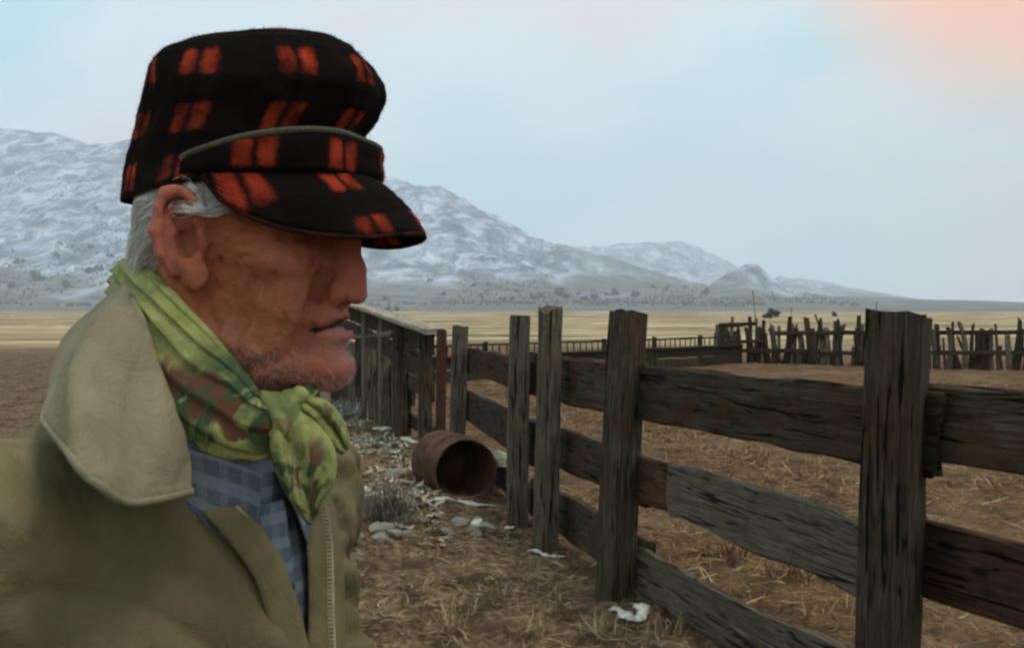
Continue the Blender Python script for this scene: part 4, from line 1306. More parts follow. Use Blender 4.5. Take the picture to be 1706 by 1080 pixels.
def band(val, off, per, a, b, soft=0.05):
    f = wl_.math('FRACT', wl_.math('DIVIDE', wl_.math('ADD', val, off + per * 40), per))
    def mr(lo, hi, o0, o1):
        m = wl_.n.new('ShaderNodeMapRange'); m.interpolation_type = 'SMOOTHSTEP'
        m.inputs['From Min'].default_value = lo; m.inputs['From Max'].default_value = hi
        m.inputs['To Min'].default_value = o0; m.inputs['To Max'].default_value = o1
        wl_.l.new(f, m.inputs['Value']); return m.outputs[0]
    return wl_.math('MULTIPLY', mr(a - soft, a + soft, 0, 1), mr(b - soft, b + soft, 1, 0))
bars = wl_.math('MAXIMUM', band(sx_.outputs[0], OU, PU, 0.14, 0.30), band(sx_.outputs[0], OU, PU, 0.38, 0.54))
rows = band(sx_.outputs[1], OV, PV_, 0.16, 0.64)
both = wl_.math('MULTIPLY', bars, rows)
one = wl_.math('MULTIPLY', wl_.math('MAXIMUM', bars, rows), 0.5)
fz = wl_.noise(uvn.outputs[0], 900, 4, 0.7)
fz2 = wl_.noise(uvn.outputs[0], 70, 4, 0.6)
colr = wl_.mix(one, (0.0085, 0.0062, 0.0052), (0.015, 0.0095, 0.0075))
redc = wl_.ramp(fz2, [(0.3, (0.22, 0.022, 0.010)), (0.7, (0.50, 0.065, 0.026))])
fade = wl_.ramp(wl_.noise(uvn.outputs[0], 21, 3, 0.6), [(0.40, 0.22), (0.56, 1.0)])
colr = wl_.mix(wl_.math('MULTIPLY', both, fade), colr, redc)
colr = wl_.mix(wl_.ramp(fz, [(0.55, 0.0), (0.8, 0.25)]), colr, (0.12, 0.085, 0.07))
wl_.color(colr)
wl_.bump(fz, 0.7, 0.002)
wl_.b.inputs['Specular IOR Level'].default_value = 0.03
M_PLAID = wl_.m
M_PIPE = simple('dark_red_binding', (0.012, 0.008, 0.007), (0.055, 0.018, 0.013), 60, 0.95, 0.5, 0.001, 0.03)
M_TRIM = simple('olive_trim', (0.06, 0.052, 0.032), (0.10, 0.088, 0.058), 300, 0.9, 0.4, 0.001)

def h2w(P):
    A = np.array(HM)
    return np.asarray(P) @ A[:3, :3].T + A[:3, 3]
hat = empty('cap', (0, 0, 0)); hat.parent = person; hat.name = 'plaid_cap'
bpy.context.view_layer.update()
# ---- cap: crown, turned-up band with olive trim, drooping visor
cz = np.array([0.050, 0.070, 0.0935, 0.112, 0.1275, 0.142, 0.1575, 0.168, 0.176, 0.1815, 0.184])
cmin = np.array([-0.084, -0.080, -0.073, -0.069, -0.066, -0.064, -0.060, -0.053, -0.041, -0.020, 0.005])
cmax = np.array([0.112, 0.114, 0.121, 0.135, 0.1405, 0.1395, 0.131, 0.119, 0.102, 0.078, 0.045])
def hat_ring(z, th, grow=0.0):
    mn, mx_ = np.interp(z, cz, cmin), np.interp(z, cz, cmax)
    c = (mn + mx_) / 2; a = (mx_ - mn) / 2
    a = np.sqrt(np.maximum(a ** 2 - (0.028 * np.clip(a / 0.1, 0, 1)) ** 2, 1e-6)) + grow
    b = a * 0.80 + grow * 0.2
    e = 2.0 / 2.25
    return np.stack([c + a * np.sign(np.cos(th)) * np.abs(np.cos(th)) ** e, b * np.sign(np.sin(th)) * np.abs(np.sin(th)) ** e, z + 0 * th], -1)
cz = np.where(cz > 0.08, 0.08 + (cz - 0.08) * 0.905, cz)
NTH = 160
th = np.linspace(-np.pi, np.pi, NTH + 1)
zc = np.concatenate([np.linspace(0.047, 0.1475, 40), np.linspace(0.150, 0.1741, 26)])
ZZ, TT = np.meshgrid(zc, th, indexing='ij')
C = hat_ring(ZZ, TT)
wob = 0.0022 * fbm(np.cos(TT) * 3, np.sin(TT) * 3, ZZ * 40, 13, 3) + 0.0035 * fbm(np.cos(TT) * 1.5, np.sin(TT) * 1.5, ZZ * 14, 15, 2)
C[..., 0] += wob * np.cos(TT) - 0.0; C[..., 1] += wob * np.sin(TT)
C[..., 2] += 0.004 * np.cos(TT - 0.4) * smooth(0.14, 0.18, ZZ) - 0.010 * smooth(0.3, -1, np.cos(TT)) * (1 - smooth(0.05, 0.09, ZZ))
arc = TT * 0.098
plen = np.concatenate([[0], np.cumsum(np.linalg.norm(np.diff(C[:, 0], axis=0), axis=1))]) + 0.050
UVc = np.stack([arc, np.broadcast_to(plen[:, None], arc.shape)], -1)
top_c = np.array([[[0.022, 0.0, 0.1835]]])
Cw = h2w(C.reshape(-1, 3)).reshape(C.shape)
id_ = np.arange(C.shape[0] * C.shape[1]).reshape(C.shape[:2])
Fq = np.stack([id_[:-1, :-1], id_[:-1, 1:], id_[1:, 1:], id_[1:, :-1]], -1).reshape(-1, 4)
Vc = np.vstack([Cw.reshape(-1, 3), h2w(np.array([[0.0225, 0, 0.1746]]))])
Ft = np.stack([id_[-1, :-1], id_[-1, 1:], np.full(NTH, len(Vc) - 1)], 1)
crown = wobj('crown', Vc, [tuple(int(q) for q in f) for f in Fq] + [tuple(int(q) for q in f) for f in Ft], M_PLAID, hat, uvs=np.vstack([UVc.reshape(-1, 2), [[0, 0.3]]]))
# band: rises over the brow
tb = np.linspace(R(-98), R(98), 120)
def band_top(t): return 0.063 + 0.028 * np.cos(np.clip(t / R(98), -1, 1) * np.pi / 2) ** 0.7 - 0.009 * np.exp(-(t / 0.55) ** 2)
def band_bot(t): return 0.0515 + 0.003 * np.cos(t)
rb_ = np.linspace(0, 1, 14)
RBm, TBm = np.meshgrid(rb_, tb, indexing='ij')
zb = band_bot(TBm) + RBm * (band_top(TBm) - band_bot(TBm))
gB = 0.0035 + 0.0055 * np.sin(np.clip(RBm, 0, 1) * np.pi * 0.72) + 0.0055 * np.cos(TBm / 2) ** 2 + 0.0015 * fbm(TBm * 3, RBm * 2, 0, 19, 2)
endf = smooth(R(98), R(70), np.abs(TBm))
Bd = hat_ring(np.clip(zb, 0.05, 0.11), TBm, gB * endf + 0.0012); Bd[..., 2] = zb
Bd[..., 0] += 0.012 * (1 - RBm) * np.clip(np.cos(TBm), 0, 1) ** 1.5
Bw = h2w(Bd.reshape(-1, 3)).reshape(Bd.shape)
UVb = np.stack([TBm * 0.104 + 0.022, (zb - 0.0685) + 0.023], -1)
bandm = sheet('turned_up_band', Bw, 0.005, M_PLAID, hat, UVb, flip=True)
tr_pts = Bw[-1] + 0.0
tube('trim', tr_pts + np.array([0, -0.0008, 0.0005]), 0.0030, M_TRIM, bandm, 6)
# visor
sv_ = np.linspace(-1, 1, 61); tv_ = np.linspace(0, 1, 26)
TV, SV = np.meshgrid(tv_, sv_, indexing='ij')
thv = SV * R(88)
base_v = hat_ring(np.full(TV.shape, 0.056), thv, 0.006)
base_v[..., 0] += 0.012 * np.clip(np.cos(thv), 0, 1) ** 1.5
lenv = 0.060 * np.clip(1 - np.abs(SV) ** 2.4, 0, 1) ** 0.75
slope = R(45)
Vs = base_v.copy()
Vs[..., 0] += TV * lenv * math.cos(slope)
Vs[..., 1] *= 1 + 0.02 * TV
Vs[..., 2] = 0.0555 - TV * lenv * math.sin(slope) - 0.003 * TV ** 2 * lenv / 0.066 - 0.036 * np.abs(SV) ** 1.4 * TV ** 1.2 * (lenv / 0.066) ** 0.6 - 0.006 * SV ** 2 + 0.0035 * np.sin(TV * np.pi)
Vs[..., 2] += 0.001 * fbm(SV * 3, TV * 3, 0, 23, 2) + 0.0006 * np.sin(TV * 40) * (TV > 0.35)
VSw = h2w(Vs.reshape(-1, 3)).reshape(Vs.shape)
UVv = np.stack([thv * 0.10 + 0.030, TV * lenv * 1.05 + 0.011], -1)
visor = sheet('visor', VSw, 0.0065, M_PLAID, hat, UVv, flip=True)
# piping round the visor's edge
tube('edge_piping', VSw[-1] + np.array([0, 0, -0.001]), 0.0024, M_PIPE, visor, 6)
# wool nap standing off the cap
def nap(G, uvg, n, seed, N=None):
    rng_ = np.random.RandomState(seed)
    nu, nv = G.shape[:2]
    N = grid_normals(G) if N is None else N
    a = rng_.uniform(0, nu - 1.001, n); b = rng_.uniform(0, nv - 1.001, n)
    i, j = a.astype(int), b.astype(int); fa, fb_ = (a - i)[:, None], (b - j)[:, None]
    lerp = lambda Q: (Q[i, j] * (1 - fa) + Q[i + 1, j] * fa) * (1 - fb_) + (Q[i, j + 1] * (1 - fa) + Q[i + 1, j + 1] * fa) * fb_
    return lerp(G), lerp(N), lerp(uvg)
naps = []
for G, U_, n, sgn in ((Cw, UVc, 30000, 1), (Bw, UVb, 9000, -1), (VSw, UVv, 9000, -1)):
    P_, N_, q_ = nap(G, U_, n, 3 + n)
    N_ = N_ * sgn
    ctr = h2w(np.array([[0.02, 0, 0.08]]))[0]
    N_ = N_ * np.sign(np.sum(N_ * (P_ - ctr), 1))[:, None] if G is not VSw else N_ * np.sign(N_[:, 2:3])
    naps.append((P_ + N_ * (0.0 if G is Cw else 0.0022), N_, q_))
NP_ = np.vstack([a[0] for a in naps]); NN = np.vstack([a[1] for a in naps]); NU = np.vstack([a[2] for a in naps])
rng_ = np.random.RandomState(5)
m_ = len(NP_)
dirn = NN * 0.8 + rng_.normal(0, 0.9, (m_, 3)); dirn /= np.linalg.norm(dirn, axis=1)[:, None]
sdv = np.cross(dirn, rng_.normal(0, 1, (m_, 3))); sdv /= np.linalg.norm(sdv, axis=1)[:, None]
ln_ = (0.0007 + rng_.exponential(0.0009, m_))[:, None]
NV = np.stack([NP_ - NN * 0.001 - sdv * 0.00018, NP_ - NN * 0.001 + sdv * 0.00018, NP_ + dirn * ln_], 1).reshape(-1, 3)
bo, on_ = plaid_np(NU[:, 0] + rng_.normal(0, 0.0012, m_), NU[:, 1] + rng_.normal(0, 0.0012, m_))
nc = np.where(bo[:, None] > 0, np.array([[0.42, 0.045, 0.018]]), np.where(on_[:, None] > 0, np.array([[0.015, 0.010, 0.008]]), np.array([[0.012, 0.009, 0.008]]))) * rng_.uniform(0.6, 1.4, (m_, 1))
M_NAP = NT('wool_nap', 1.0, 0.03); M_NAP.color(M_NAP.attr('tint'))
napo = wobj('wool_nap', NV, np.arange(3 * m_).reshape(m_, 3), M_NAP.m, hat, smooth_shade=False, cols={'tint': np.repeat(nc, 3, 0)})
napo['kind'] = 'stuff'

# ---- white hair, swept back from the temples over and behind the ears
sel = (hl[:, 2] > -0.064) & (hl[:, 2] < 0.050) & (hl[:, 0] < 0.040) & (hl[:, 0] > -0.12) & (hl[:, 2] > -0.075)
yy = np.abs(hl[:, 1])
front_lim = np.interp(hl[:, 2], [-0.06, -0.01, 0.012, 0.024, 0.05, 0.08], [-0.036, -0.030, -0.004, 0.036, 0.040, 0.044])
sel &= hl[:, 0] < front_lim
earm = np.sqrt(((hl[:, 0] + 0.003) / 0.023) ** 2 + ((hl[:, 2] - 0.003) / 0.042) ** 2)
sel &= ~((earm < 1.0) & (yy > 0.066))
sel &= ~((yy > 0.078) & (earm < 1.15))
ci = np.nonzero(sel)[0]
rh = np.random.RandomState(12)
nh = 15000
pick = ci[rh.randint(0, len(ci), nh)]
p = bV[pick] + rh.normal(0, 0.0008, (nh, 3))
lz = hl[pick, 2]; lx = hl[pick, 0]
cw, sw = math.cos(HEAD_YAW), math.sin(HEAD_YAW)
strands = [p.copy()]
L_ = rh.uniform(0.022, 0.058, nh) * (1 - 0.4 * smooth(0.0, 0.03, lx))
steps = 8
thick = rh.uniform(0.0015, 0.013, nh) * (0.25 + 0.75 * smooth(0.050, 0.005, lz)) * (1 + 0.5 * smooth(-0.03, -0.09, lx))
wav = rh.normal(0, 0.16, nh) + 0.5 * fbm(lx * 60, lz * 60, 0, 3, 2)
for k_ in range(steps):
    f_ = (k_ + 1) / steps
    pl = p @ Hi[:3, :3].T + Hi[:3, 3]
    down = 0.35 + 0.9 * smooth(-0.02, -0.075, pl[:, 0]) + wav
    d_ = np.stack([-1.0 * (1 - 0.75 * smooth(-0.055, -0.10, pl[:, 0])), 0 * down, -down], 1)
    # part round the ear
    ed = np.sqrt(((pl[:, 0] + 0.003) / 0.028) ** 2 + ((pl[:, 2] - 0.003) / 0.047) ** 2)
    push = np.where(ed < 1.15, (1.15 - ed) * 3.0, 0)
    d_[:, 2] += 0.55 * push * np.where(pl[:, 0] > -0.02, 1.0, 0.0) * smooth(0.045, 0.03, pl[:, 2]); d_[:, 0] -= push * 0.6
    dw = np.stack([d_[:, 0] * cw - d_[:, 1] * sw, d_[:, 0] * sw + d_[:, 1] * cw, d_[:, 2]], 1)
    dw /= np.linalg.norm(dw, axis=1)[:, None]
    g_ = fb.grad(p)
    dw = dw - g_ * np.sum(dw * g_, 1)[:, None]
    p = p + dw * (L_ / steps)[:, None]
    tgt = thick * (0.35 + 0.65 * math.sin(min(1, f_ * 1.15) * math.pi * 0.62)) + 0.0012
    p = p + fb.grad(p) * (tgt - fb.at(p))[:, None] * 0.8
    strands.append(p.copy())
Sx = np.stack(strands, 1)                                   # (nh, steps+1, 3)
def strand_mesh(name, S, w, tints, mat, parent):
    n, m = S.shape[:2]
    T = np.gradient(S, axis=1); T /= np.linalg.norm(T, axis=2)[..., None] + 1e-9
    ref = np.random.RandomState(1).normal(0, 1, (n, 1, 3))
    U = np.cross(T, ref); U /= np.linalg.norm(U, axis=2)[..., None] + 1e-9
    W = np.cross(T, U)
    prof = (w * np.linspace(1.0, 0.35, m))[None, :, None]
    ringp = [S + prof * (math.cos(a) * U + math.sin(a) * W) for a in (0, 2.094, 4.189)]
    V = np.stack(ringp, 2).reshape(-1, 3)
    id3 = np.arange(n * m * 3).reshape(n, m, 3)
    F = np.concatenate([np.stack([id3[:, :-1, k], id3[:, :-1, (k + 1) % 3], id3[:, 1:, (k + 1) % 3], id3[:, 1:, k]], -1).reshape(-1, 4) for k in range(3)])
    return wobj(name, V, F, mat, parent, cols={'tint': np.repeat(tints, m * 3, 0)})
M_HAIR = NT('white_hair', 0.5, 0.3); M_HAIR.color(M_HAIR.attr('tint'))
ht = rh.uniform(0, 1, (nh, 1))
ht = np.where(rh.rand(nh, 1) < 0.18, ht * 0.5, ht)
tint = np.array([[0.55, 0.53, 0.47]]) * (1 - ht) + np.array([[0.92, 0.89, 0.81]]) * ht
hair = strand_mesh('hair', Sx, 0.00027, tint, M_HAIR.m, person)
# white stubble on jaw, chin and lip
st_sel = np.nonzero((hl[:, 2] < -0.076 - 0.012 * fbm(hl[:, 0] * 40, hl[:, 1] * 40, 0, 4, 2)) & (hl[:, 2] > -0.118) & (hl[:, 0] > 0.0) & (np.abs(hl[:, 2] + 0.066) > 0.011))[0]
st_p = st_sel[rh.randint(0, len(st_sel), 5200)]
sp0 = bV2[st_p] + rh.normal(0, 0.0009, (5200, 3)); sp0 = sp0 - fb.grad(sp0) * fb.at(sp0)[:, None]
sdn = fb.grad(sp0) * 0.8 + rh.normal(0, 0.35, (5200, 3)) + np.array([0, 0, -0.5]); sdn /= np.linalg.norm(sdn, axis=1)[:, None]
sln = rh.uniform(0.0012, 0.0030, 5200)[:, None]
st_o = strand_mesh('stubble', np.stack([sp0, sp0 + sdn * sln * 0.5, sp0 + sdn * sln], 1), 0.00010, np.repeat(np.array([[0.62, 0.58, 0.52]]), 5200, 0) * rh.uniform(0.5, 1.2, (5200, 1)), M_HAIR.m, hair)
st_o['kind'] = 'stuff'
# eyebrows
for s in (-1, 1):
    eb = []
    for k_ in range(160):
        t_ = rh.rand()
        r0 = np.array([0.0985 - 0.020 * t_ ** 2, s * (0.014 + 0.034 * t_), 0.026 + 0.006 * math.sin(t_ * 2.6) + rh.normal(0, 0.002)])
        d_ = np.array([0.5, s * 0.9, -0.15 + rh.normal(0, 0.3)]); d_ /= np.linalg.norm(d_)
        eb.append([r0 + d_ * q * 0.011 for q in (0, 0.5, 1.0)])
    eb = h2w(np.array(eb).reshape(-1, 3)).reshape(-1, 3, 3)
    strand_mesh('eyebrow', eb, 0.0004, np.repeat(np.array([[0.40, 0.38, 0.34]]), len(eb), 0), M_HAIR.m, hair)

CLOTH_Z = 0.050
CM = BM @ Matrix.Translation((0, 0, CLOTH_Z))
# ---- shirt and jacket: solid cloth forms, the jacket cut open down the front
def torso(f, M, g=0.0, sleeves=True):
    f.ell((0.012, 0, 1.17), (0.128 + g, 0.182 + g, 0.33), M, 0.04)
    f.ell((0.020, 0, 0.95), (0.130 + g, 0.175 + g, 0.26), M, 0.06)
    f.cap((-0.022, -0.145, 1.375), (-0.022, 0.145, 1.375), 0.062 + g, 0.062 + g, M, 0.05)
    for s in (-1, 1):
        f.cap((-0.040, 0.045 * s, 1.420), (-0.022, 0.150 * s, 1.385), 0.048 + g, 0.052 + g, M, 0.04)
    if sleeves:
        for s in (-1, 1):
            f.chain([(-0.020, 0.180 * s, 1.380), (-0.060, 0.228 * s, 1.12), (0.005, 0.245 * s, 0.90)], [0.066 + g, 0.056 + g, 0.044 + g], M, 0.03)
gx_ = np.arange(-0.66, 0.16, 0.005); gy_ = np.arange(0.54, 1.34, 0.005)
fs_ = Field(gx_, gy_, np.arange(0.86, 1.56, 0.005))
torso(fs_, CM, -0.012, False)
fs_.cap((-0.01, 0, 1.36), (0.014, 0, 1.475), 0.094, 0.084, CM, 0.03)
sV, sF = fs_.mesh()
Bi = np.array(CM.inverted())
def b2w(P):
    A = np.array(CM); return np.asarray(P) @ A[:3, :3].T + A[:3, 3]
sl_ = sV @ Bi[:3, :3].T + Bi[:3, 3]
sN = fs_.grad(sV, 0.004)
sV = sV + sN * (0.006 * fbm(sl_[:, 0] * 14, sl_[:, 1] * 26, sl_[:, 2] * 12, 31, 3))[:, None]
sh = NT('blue_plaid_shirt', 0.9, 0.1)
suv = sh.n.new('ShaderNodeUVMap'); suv.uv_map = 'UVMap'
ssep = sh.n.new('ShaderNodeSeparateXYZ'); sh.l.new(suv.outputs[0], ssep.inputs[0])
def stripe(o, per, w):
    f = sh.math('FRACT', sh.math('DIVIDE', sh.math('ADD', o, 10.0), per))
    return sh.ramp(f, [(0.0, 1.0), (w, 1.0), (w + 0.06, 0.0), (0.94, 0.0)])
sb_c = sh.mix(stripe(ssep.outputs[1], 0.021, 0.40), (0.060, 0.076, 0.100), (0.125, 0.15, 0.185))
sb_c = sh.mix(sh.math('MULTIPLY', stripe(ssep.outputs[0], 0.021, 0.35), 0.3), sb_c, (0.17, 0.20, 0.24))
sb_c = sh.mix(sh.ramp(sh.noise(suv.outputs[0], 700, 3), [(0.4, 0.0), (0.7, 0.35)]), sb_c, (0.30, 0.32, 0.35))
sh.color(sb_c); sh.bump(sh.noise(suv.outputs[0], 900, 3), 0.4, 0.0008)
M_SHIRT = sh.m
shirt = wobj('shirt', sV, sF, M_SHIRT, uvs=np.stack([sl_[:, 1], sl_[:, 2]], 1))

def canvas(name, c0, c1, c2):
    t = NT(name, 0.92, 0.1)
    co_ = t.coord('Object')
    w1 = t.noise(co_, 7, 6, 0.6); w2 = t.noise(co_, 60, 5, 0.65); w3 = t.noise(co_, 900, 2, 0.6)
    c = t.ramp(w1, [(0.3, c0), (0.52, c1), (0.75, c2)])
    c = t.mix(t.ramp(w2, [(0.5, 0.0), (0.75, 0.35)]), c, tuple(q * 0.65 for q in c0))
    c = t.mix(t.ramp(w3, [(0.4, 0.0), (0.65, 0.22)]), c, c2)
    t.color(c)
    w4 = t.noise(co_, 22, 6, 0.7, 2.0)
    b = t.bump(w3, 0.5, 0.001); b = t.bump(w2, 0.4, 0.004, b); t.bump(w4, 0.45, 0.012, b)
    return t.m
M_CANVAS = canvas('olive_canvas', (0.115, 0.092, 0.043), (0.172, 0.139, 0.069), (0.245, 0.204, 0.112))
M_COLLAR = canvas('lit_collar_canvas', (0.20, 0.168, 0.094), (0.29, 0.247, 0.148), (0.39, 0.34, 0.225))  # paler copy of the jacket canvas, light on the collar put into its colour
M_LINING = simple('brown_lining', (0.045, 0.036, 0.022), (0.075, 0.060, 0.036), 40, 0.95, 0.3, 0.002)
fj = Field(np.arange(-0.70, 0.20, 0.0045), np.arange(0.50, 1.38, 0.0045), np.arange(0.74, 1.58, 0.0045))
torso(fj, CM, 0.010, True)
# opening: a wedge in front widening up to the neck; its borders in body coordinates
OZ = [0.60, 1.20, 1.27, 1.31, 1.35, 1.39, 1.435, 1.48, 1.54]
OR_ = [0.002, 0.003, 0.001, -0.004, -0.014, -0.034, -0.058, -0.078, -0.082]      # his right edge
OL_ = [0.012, 0.022, 0.034, 0.047, 0.060, 0.071, 0.078, 0.082, 0.084]          # his left edge
jA = np.array(CM.inverted())
def open_fn(X, Y, Z):
    bx_ = jA[0, 0] * X + jA[0, 1] * Y + jA[0, 3] + 0 * Z
    by_ = jA[1, 0] * X + jA[1, 1] * Y + jA[1, 3] + 0 * Z
    bz_ = Z - gz(BX, BY) - CLOTH_Z + 0 * X + 0 * Y
    l = np.interp(bz_, OZ, OR_); r = np.interp(bz_, OZ, OL_)
    d = np.maximum(l - by_, by_ - r)
    return np.maximum(d, -(bx_ - 0.01))
fj.apply(open_fn, (-1, 0, 0.6), (1, 2, 1.6), 0.006, 'sub')
fj.cap((-0.03, 0, 1.36), (-0.02, 0, 1.60), 0.074, 0.082, CM, 0.012, 'sub')       # neck hole
jV, jF = fj.mesh()
jl = jV @ Bi[:3, :3].T + Bi[:3, 3]
jN = fj.grad(jV, 0.005)
bx_, by_, bz_ = jl[:, 0], jl[:, 1], jl[:, 2]
# hanging folds from the shoulders, puckers along the far front edge, creases at the elbows
fold = 0.0060 * np.sin(by_ * 62 + 3.0 * fbm(by_ * 5, bz_ * 3, 0, 41, 2) + bz_ * 16) * smooth(1.42, 1.25, bz_)
fold += 0.020 * (np.abs(fbm(by_ * 7 + bz_ * 6.5, bz_ * 3.0 - by_ * 2, bx_ * 4, 43, 3)) - 0.3)
puck = np.exp(-((by_ - np.interp(bz_, OZ, OL_) - 0.055) / 0.05) ** 2) * (bx_ > 0)
fold += puck * 0.0045 * np.sin(bz_ * 190 + by_ * 70 + 4 * fbm(by_ * 12, bz_ * 12, 0, 47, 2))
arm = smooth(0.17, 0.22, np.abs(by_))
fold += arm * 0.006 * np.sin(bz_ * 95 + 5 * fbm(bx_ * 12, by_ * 12, bz_ * 5, 49, 2))
jV = jV + jN * fold[:, None]
jacket = wobj('jacket', jV, jF, M_CANVAS)

# ---- collar, turned down and wide; rows: stand, fold, fall, outer edge
cc = [  # (fold), (fall), (edge) as photograph point and depth, from his right tip round the neck to his left tip
    ((306, 715, .765), (314, 765, .757), (322, 818, .750)),
    ((276, 655, .768), (276, 748, .738), (268, 831, .722)),
    ((248, 580, .778), (218, 705, .728), (212, 836, .700)),
    ((228, 522, .795), (172, 650, .730), (158, 806, .684)),
    ((206, 484, .830), (132, 595, .755), (108, 748, .698)),
    ((184, 500, .880), (112, 592, .835), (74, 695, .795)),
    ((186, 505, .945), (122, 562, .945), (92, 645, .955)),
    ((240, 486, 1.00), (205, 545, 1.05), (185, 612, 1.085)),
    ((350, 545, 1.03), (370, 605, 1.07), (390, 665, 1.09)),
    ((462, 630, .985), (495, 685, .995), (520, 742, .995)),
    ((508, 680, .935), (538, 735, .940), (562, 792, .930))]
rowsC = []
for (f_, m_2, e_) in cc:
    F_, M_2, E_ = at(*f_), at(*m_2), at(*e_)
    nk = Vector((BX - 0.01, BY + 0.0, 0))
    inw = Vector((nk.x - F_.x, nk.y - F_.y, 0)); inw.normalize()
    S_ = F_ + inw * 0.012 + Vector((0, 0, -0.035))
    F2 = F_ + inw * 0.004 + Vector((0, 0, -0.002))
    rowsC.append([tuple(S_), tuple(F2), tuple(F_ - inw * 0.006 + Vector((0, 0, -0.004))), tuple(M_2), tuple(E_)])
ctrl = np.array(rowsC)
G = catmull(ctrl, 110); G = np.swapaxes(catmull(np.swapaxes(G, 0, 1), 44), 0, 1)
uu = np.linspace(0, 1, 110)[:, None]; vv_ = np.linspace(0, 1, 44)[None]
rip = (0.0032 * fbm(uu * 9, vv_ * 3 + 0 * uu, 0, 51, 3)) * smooth(0.25, 0.6, vv_)
Gn = grid_normals(G)
G = G + Gn * rip[..., None]
collar = sheet('collar', G, 0.0055, M_COLLAR, jacket)
# stitched edge
tube('edge_seam', G[:, -1], 0.0034, M_COLLAR, collar, 6)

# ---- jacket front edges: facings, zip tapes and teeth laid on the cut
def on_front(by, bz, off=0.0):
    """point on the jacket front at (by, bz) in body coordinates, pushed out by off"""
    P = b2w(np.array([[0.20, by, bz]]))
    f_ = np.array(CM.to_3x3() @ Vector((-1, 0, 0)))
    Q = P.copy()
    for _ in range(60):
        d_ = fj_c.at(Q)
        Q = Q + f_[None] * np.clip(d_, -0.01, 0.01)[:, None]
    return Q[0] - f_ * off
fj_c = Field(np.arange(-0.70, 0.20, 0.008), np.arange(0.50, 1.38, 0.008), np.arange(0.74, 1.58, 0.008))
torso(fj_c, CM, 0.010, False)
M_ZIP = simple('zip_tape', (0.20, 0.185, 0.14), (0.33, 0.31, 0.25), 60, 0.7, 0.3, 0.001)
M_TEETH = simple('brass_zip_teeth', (0.30, 0.24, 0.13), (0.50, 0.42, 0.26), 80, 0.45, 0.2, 0.001, 0.5)
zz_ = np.linspace(0.78, 1.405, 60)
for nm, edge, inn, o_ in (('right_front_facing', OR_, 0.020, -1), ('left_front_facing', OL_, -0.020, 1)):
    pe = np.array([on_front(np.interp(q, OZ, edge) + o_ * 0.004, q, 0.006 + 0.0025 * math.sin(q * 42)) for q in zz_])
    pi_ = np.array([on_front(np.interp(q, OZ, edge) + inn * 0.9, q, -0.012) for q in zz_])
    pm2 = np.array([on_front(np.interp(q, OZ, edge) + o_ * 0.030, q, 0.003 + 0.003 * math.sin(q * 37 + 1)) for q in zz_])
    Gf = np.stack([pi_, (pe * 0.55 + pi_ * 0.45) + 0.0, pe, pm2], 1)
    Gf = np.swapaxes(catmull(np.swapaxes(Gf, 0, 1), 14), 0, 1)
    fo = sheet(nm.replace('right_', '').replace('left_', ''), Gf, 0.004, M_CANVAS, jacket, flip=(o_ > 0))
    tz = tube('zip_tape', pe * 0.9 + pi_ * 0.1 + np.array([0, -0.002, 0]), 0.0022, M_ZIP, fo, 6)
    # teeth
    tv__, tf__ = [], []
    zt = np.linspace(0.80, 1.395, 190)
    line = np.stack([np.interp(zt, zz_, (pe * 0.82 + pi_ * 0.18)[:, i]) for i in range(3)], 1)
    for p_ in line:
        s0 = len(tv__)
        for dx in (-1, 1):
            for dy in (-1, 1):
                for dz in (-1, 1): tv__.append((p_[0] + dx * 0.0022, p_[1] - 0.004 + dy * 0.0012, p_[2] + dz * 0.0009))
        tf__ += [(s0, s0 + 1, s0 + 3, s0 + 2), (s0 + 4, s0 + 6, s0 + 7, s0 + 5), (s0, s0 + 4, s0 + 5, s0 + 1), (s0 + 2, s0 + 3, s0 + 7, s0 + 6), (s0, s0 + 2, s0 + 6, s0 + 4), (s0 + 1, s0 + 5, s0 + 7, s0 + 3)]
    zt_o = wobj('zip_teeth', tv__, tf__, M_TEETH, fo, smooth_shade=False); zt_o['kind'] = 'stuff'

# ---- shirt placket, buttons and collar points
def on_shirt(by, bz, off=0.0):
    Q = b2w(np.array([[0.20, by, bz]])); f_ = np.array(CM.to_3x3() @ Vector((-1, 0, 0)))
    for _ in range(60): Q = Q + f_[None] * np.clip(fs_.at(Q), -0.01, 0.01)[:, None]
    return Q[0] - f_ * off
zp = np.linspace(0.90, 1.40, 40)
Gp = np.array([[on_shirt(0.002 + w_, q, 0.0055 + 0.0015 * math.sin(q * 50 + w_ * 90)) for w_ in np.linspace(-0.016, 0.016, 9)] for q in zp])
UVp = np.stack([np.broadcast_to(np.linspace(-0.016, 0.016, 9)[None], (40, 9)), np.broadcast_to(zp[:, None], (40, 9))], -1)
placket = sheet('placket', Gp, 0.003, M_SHIRT, shirt, UVp, flip=False)
M_BTN = simple('dark_button', (0.02, 0.02, 0.025), (0.05, 0.05, 0.06), 50, 0.4, 0.0, 0.001, 0.5)
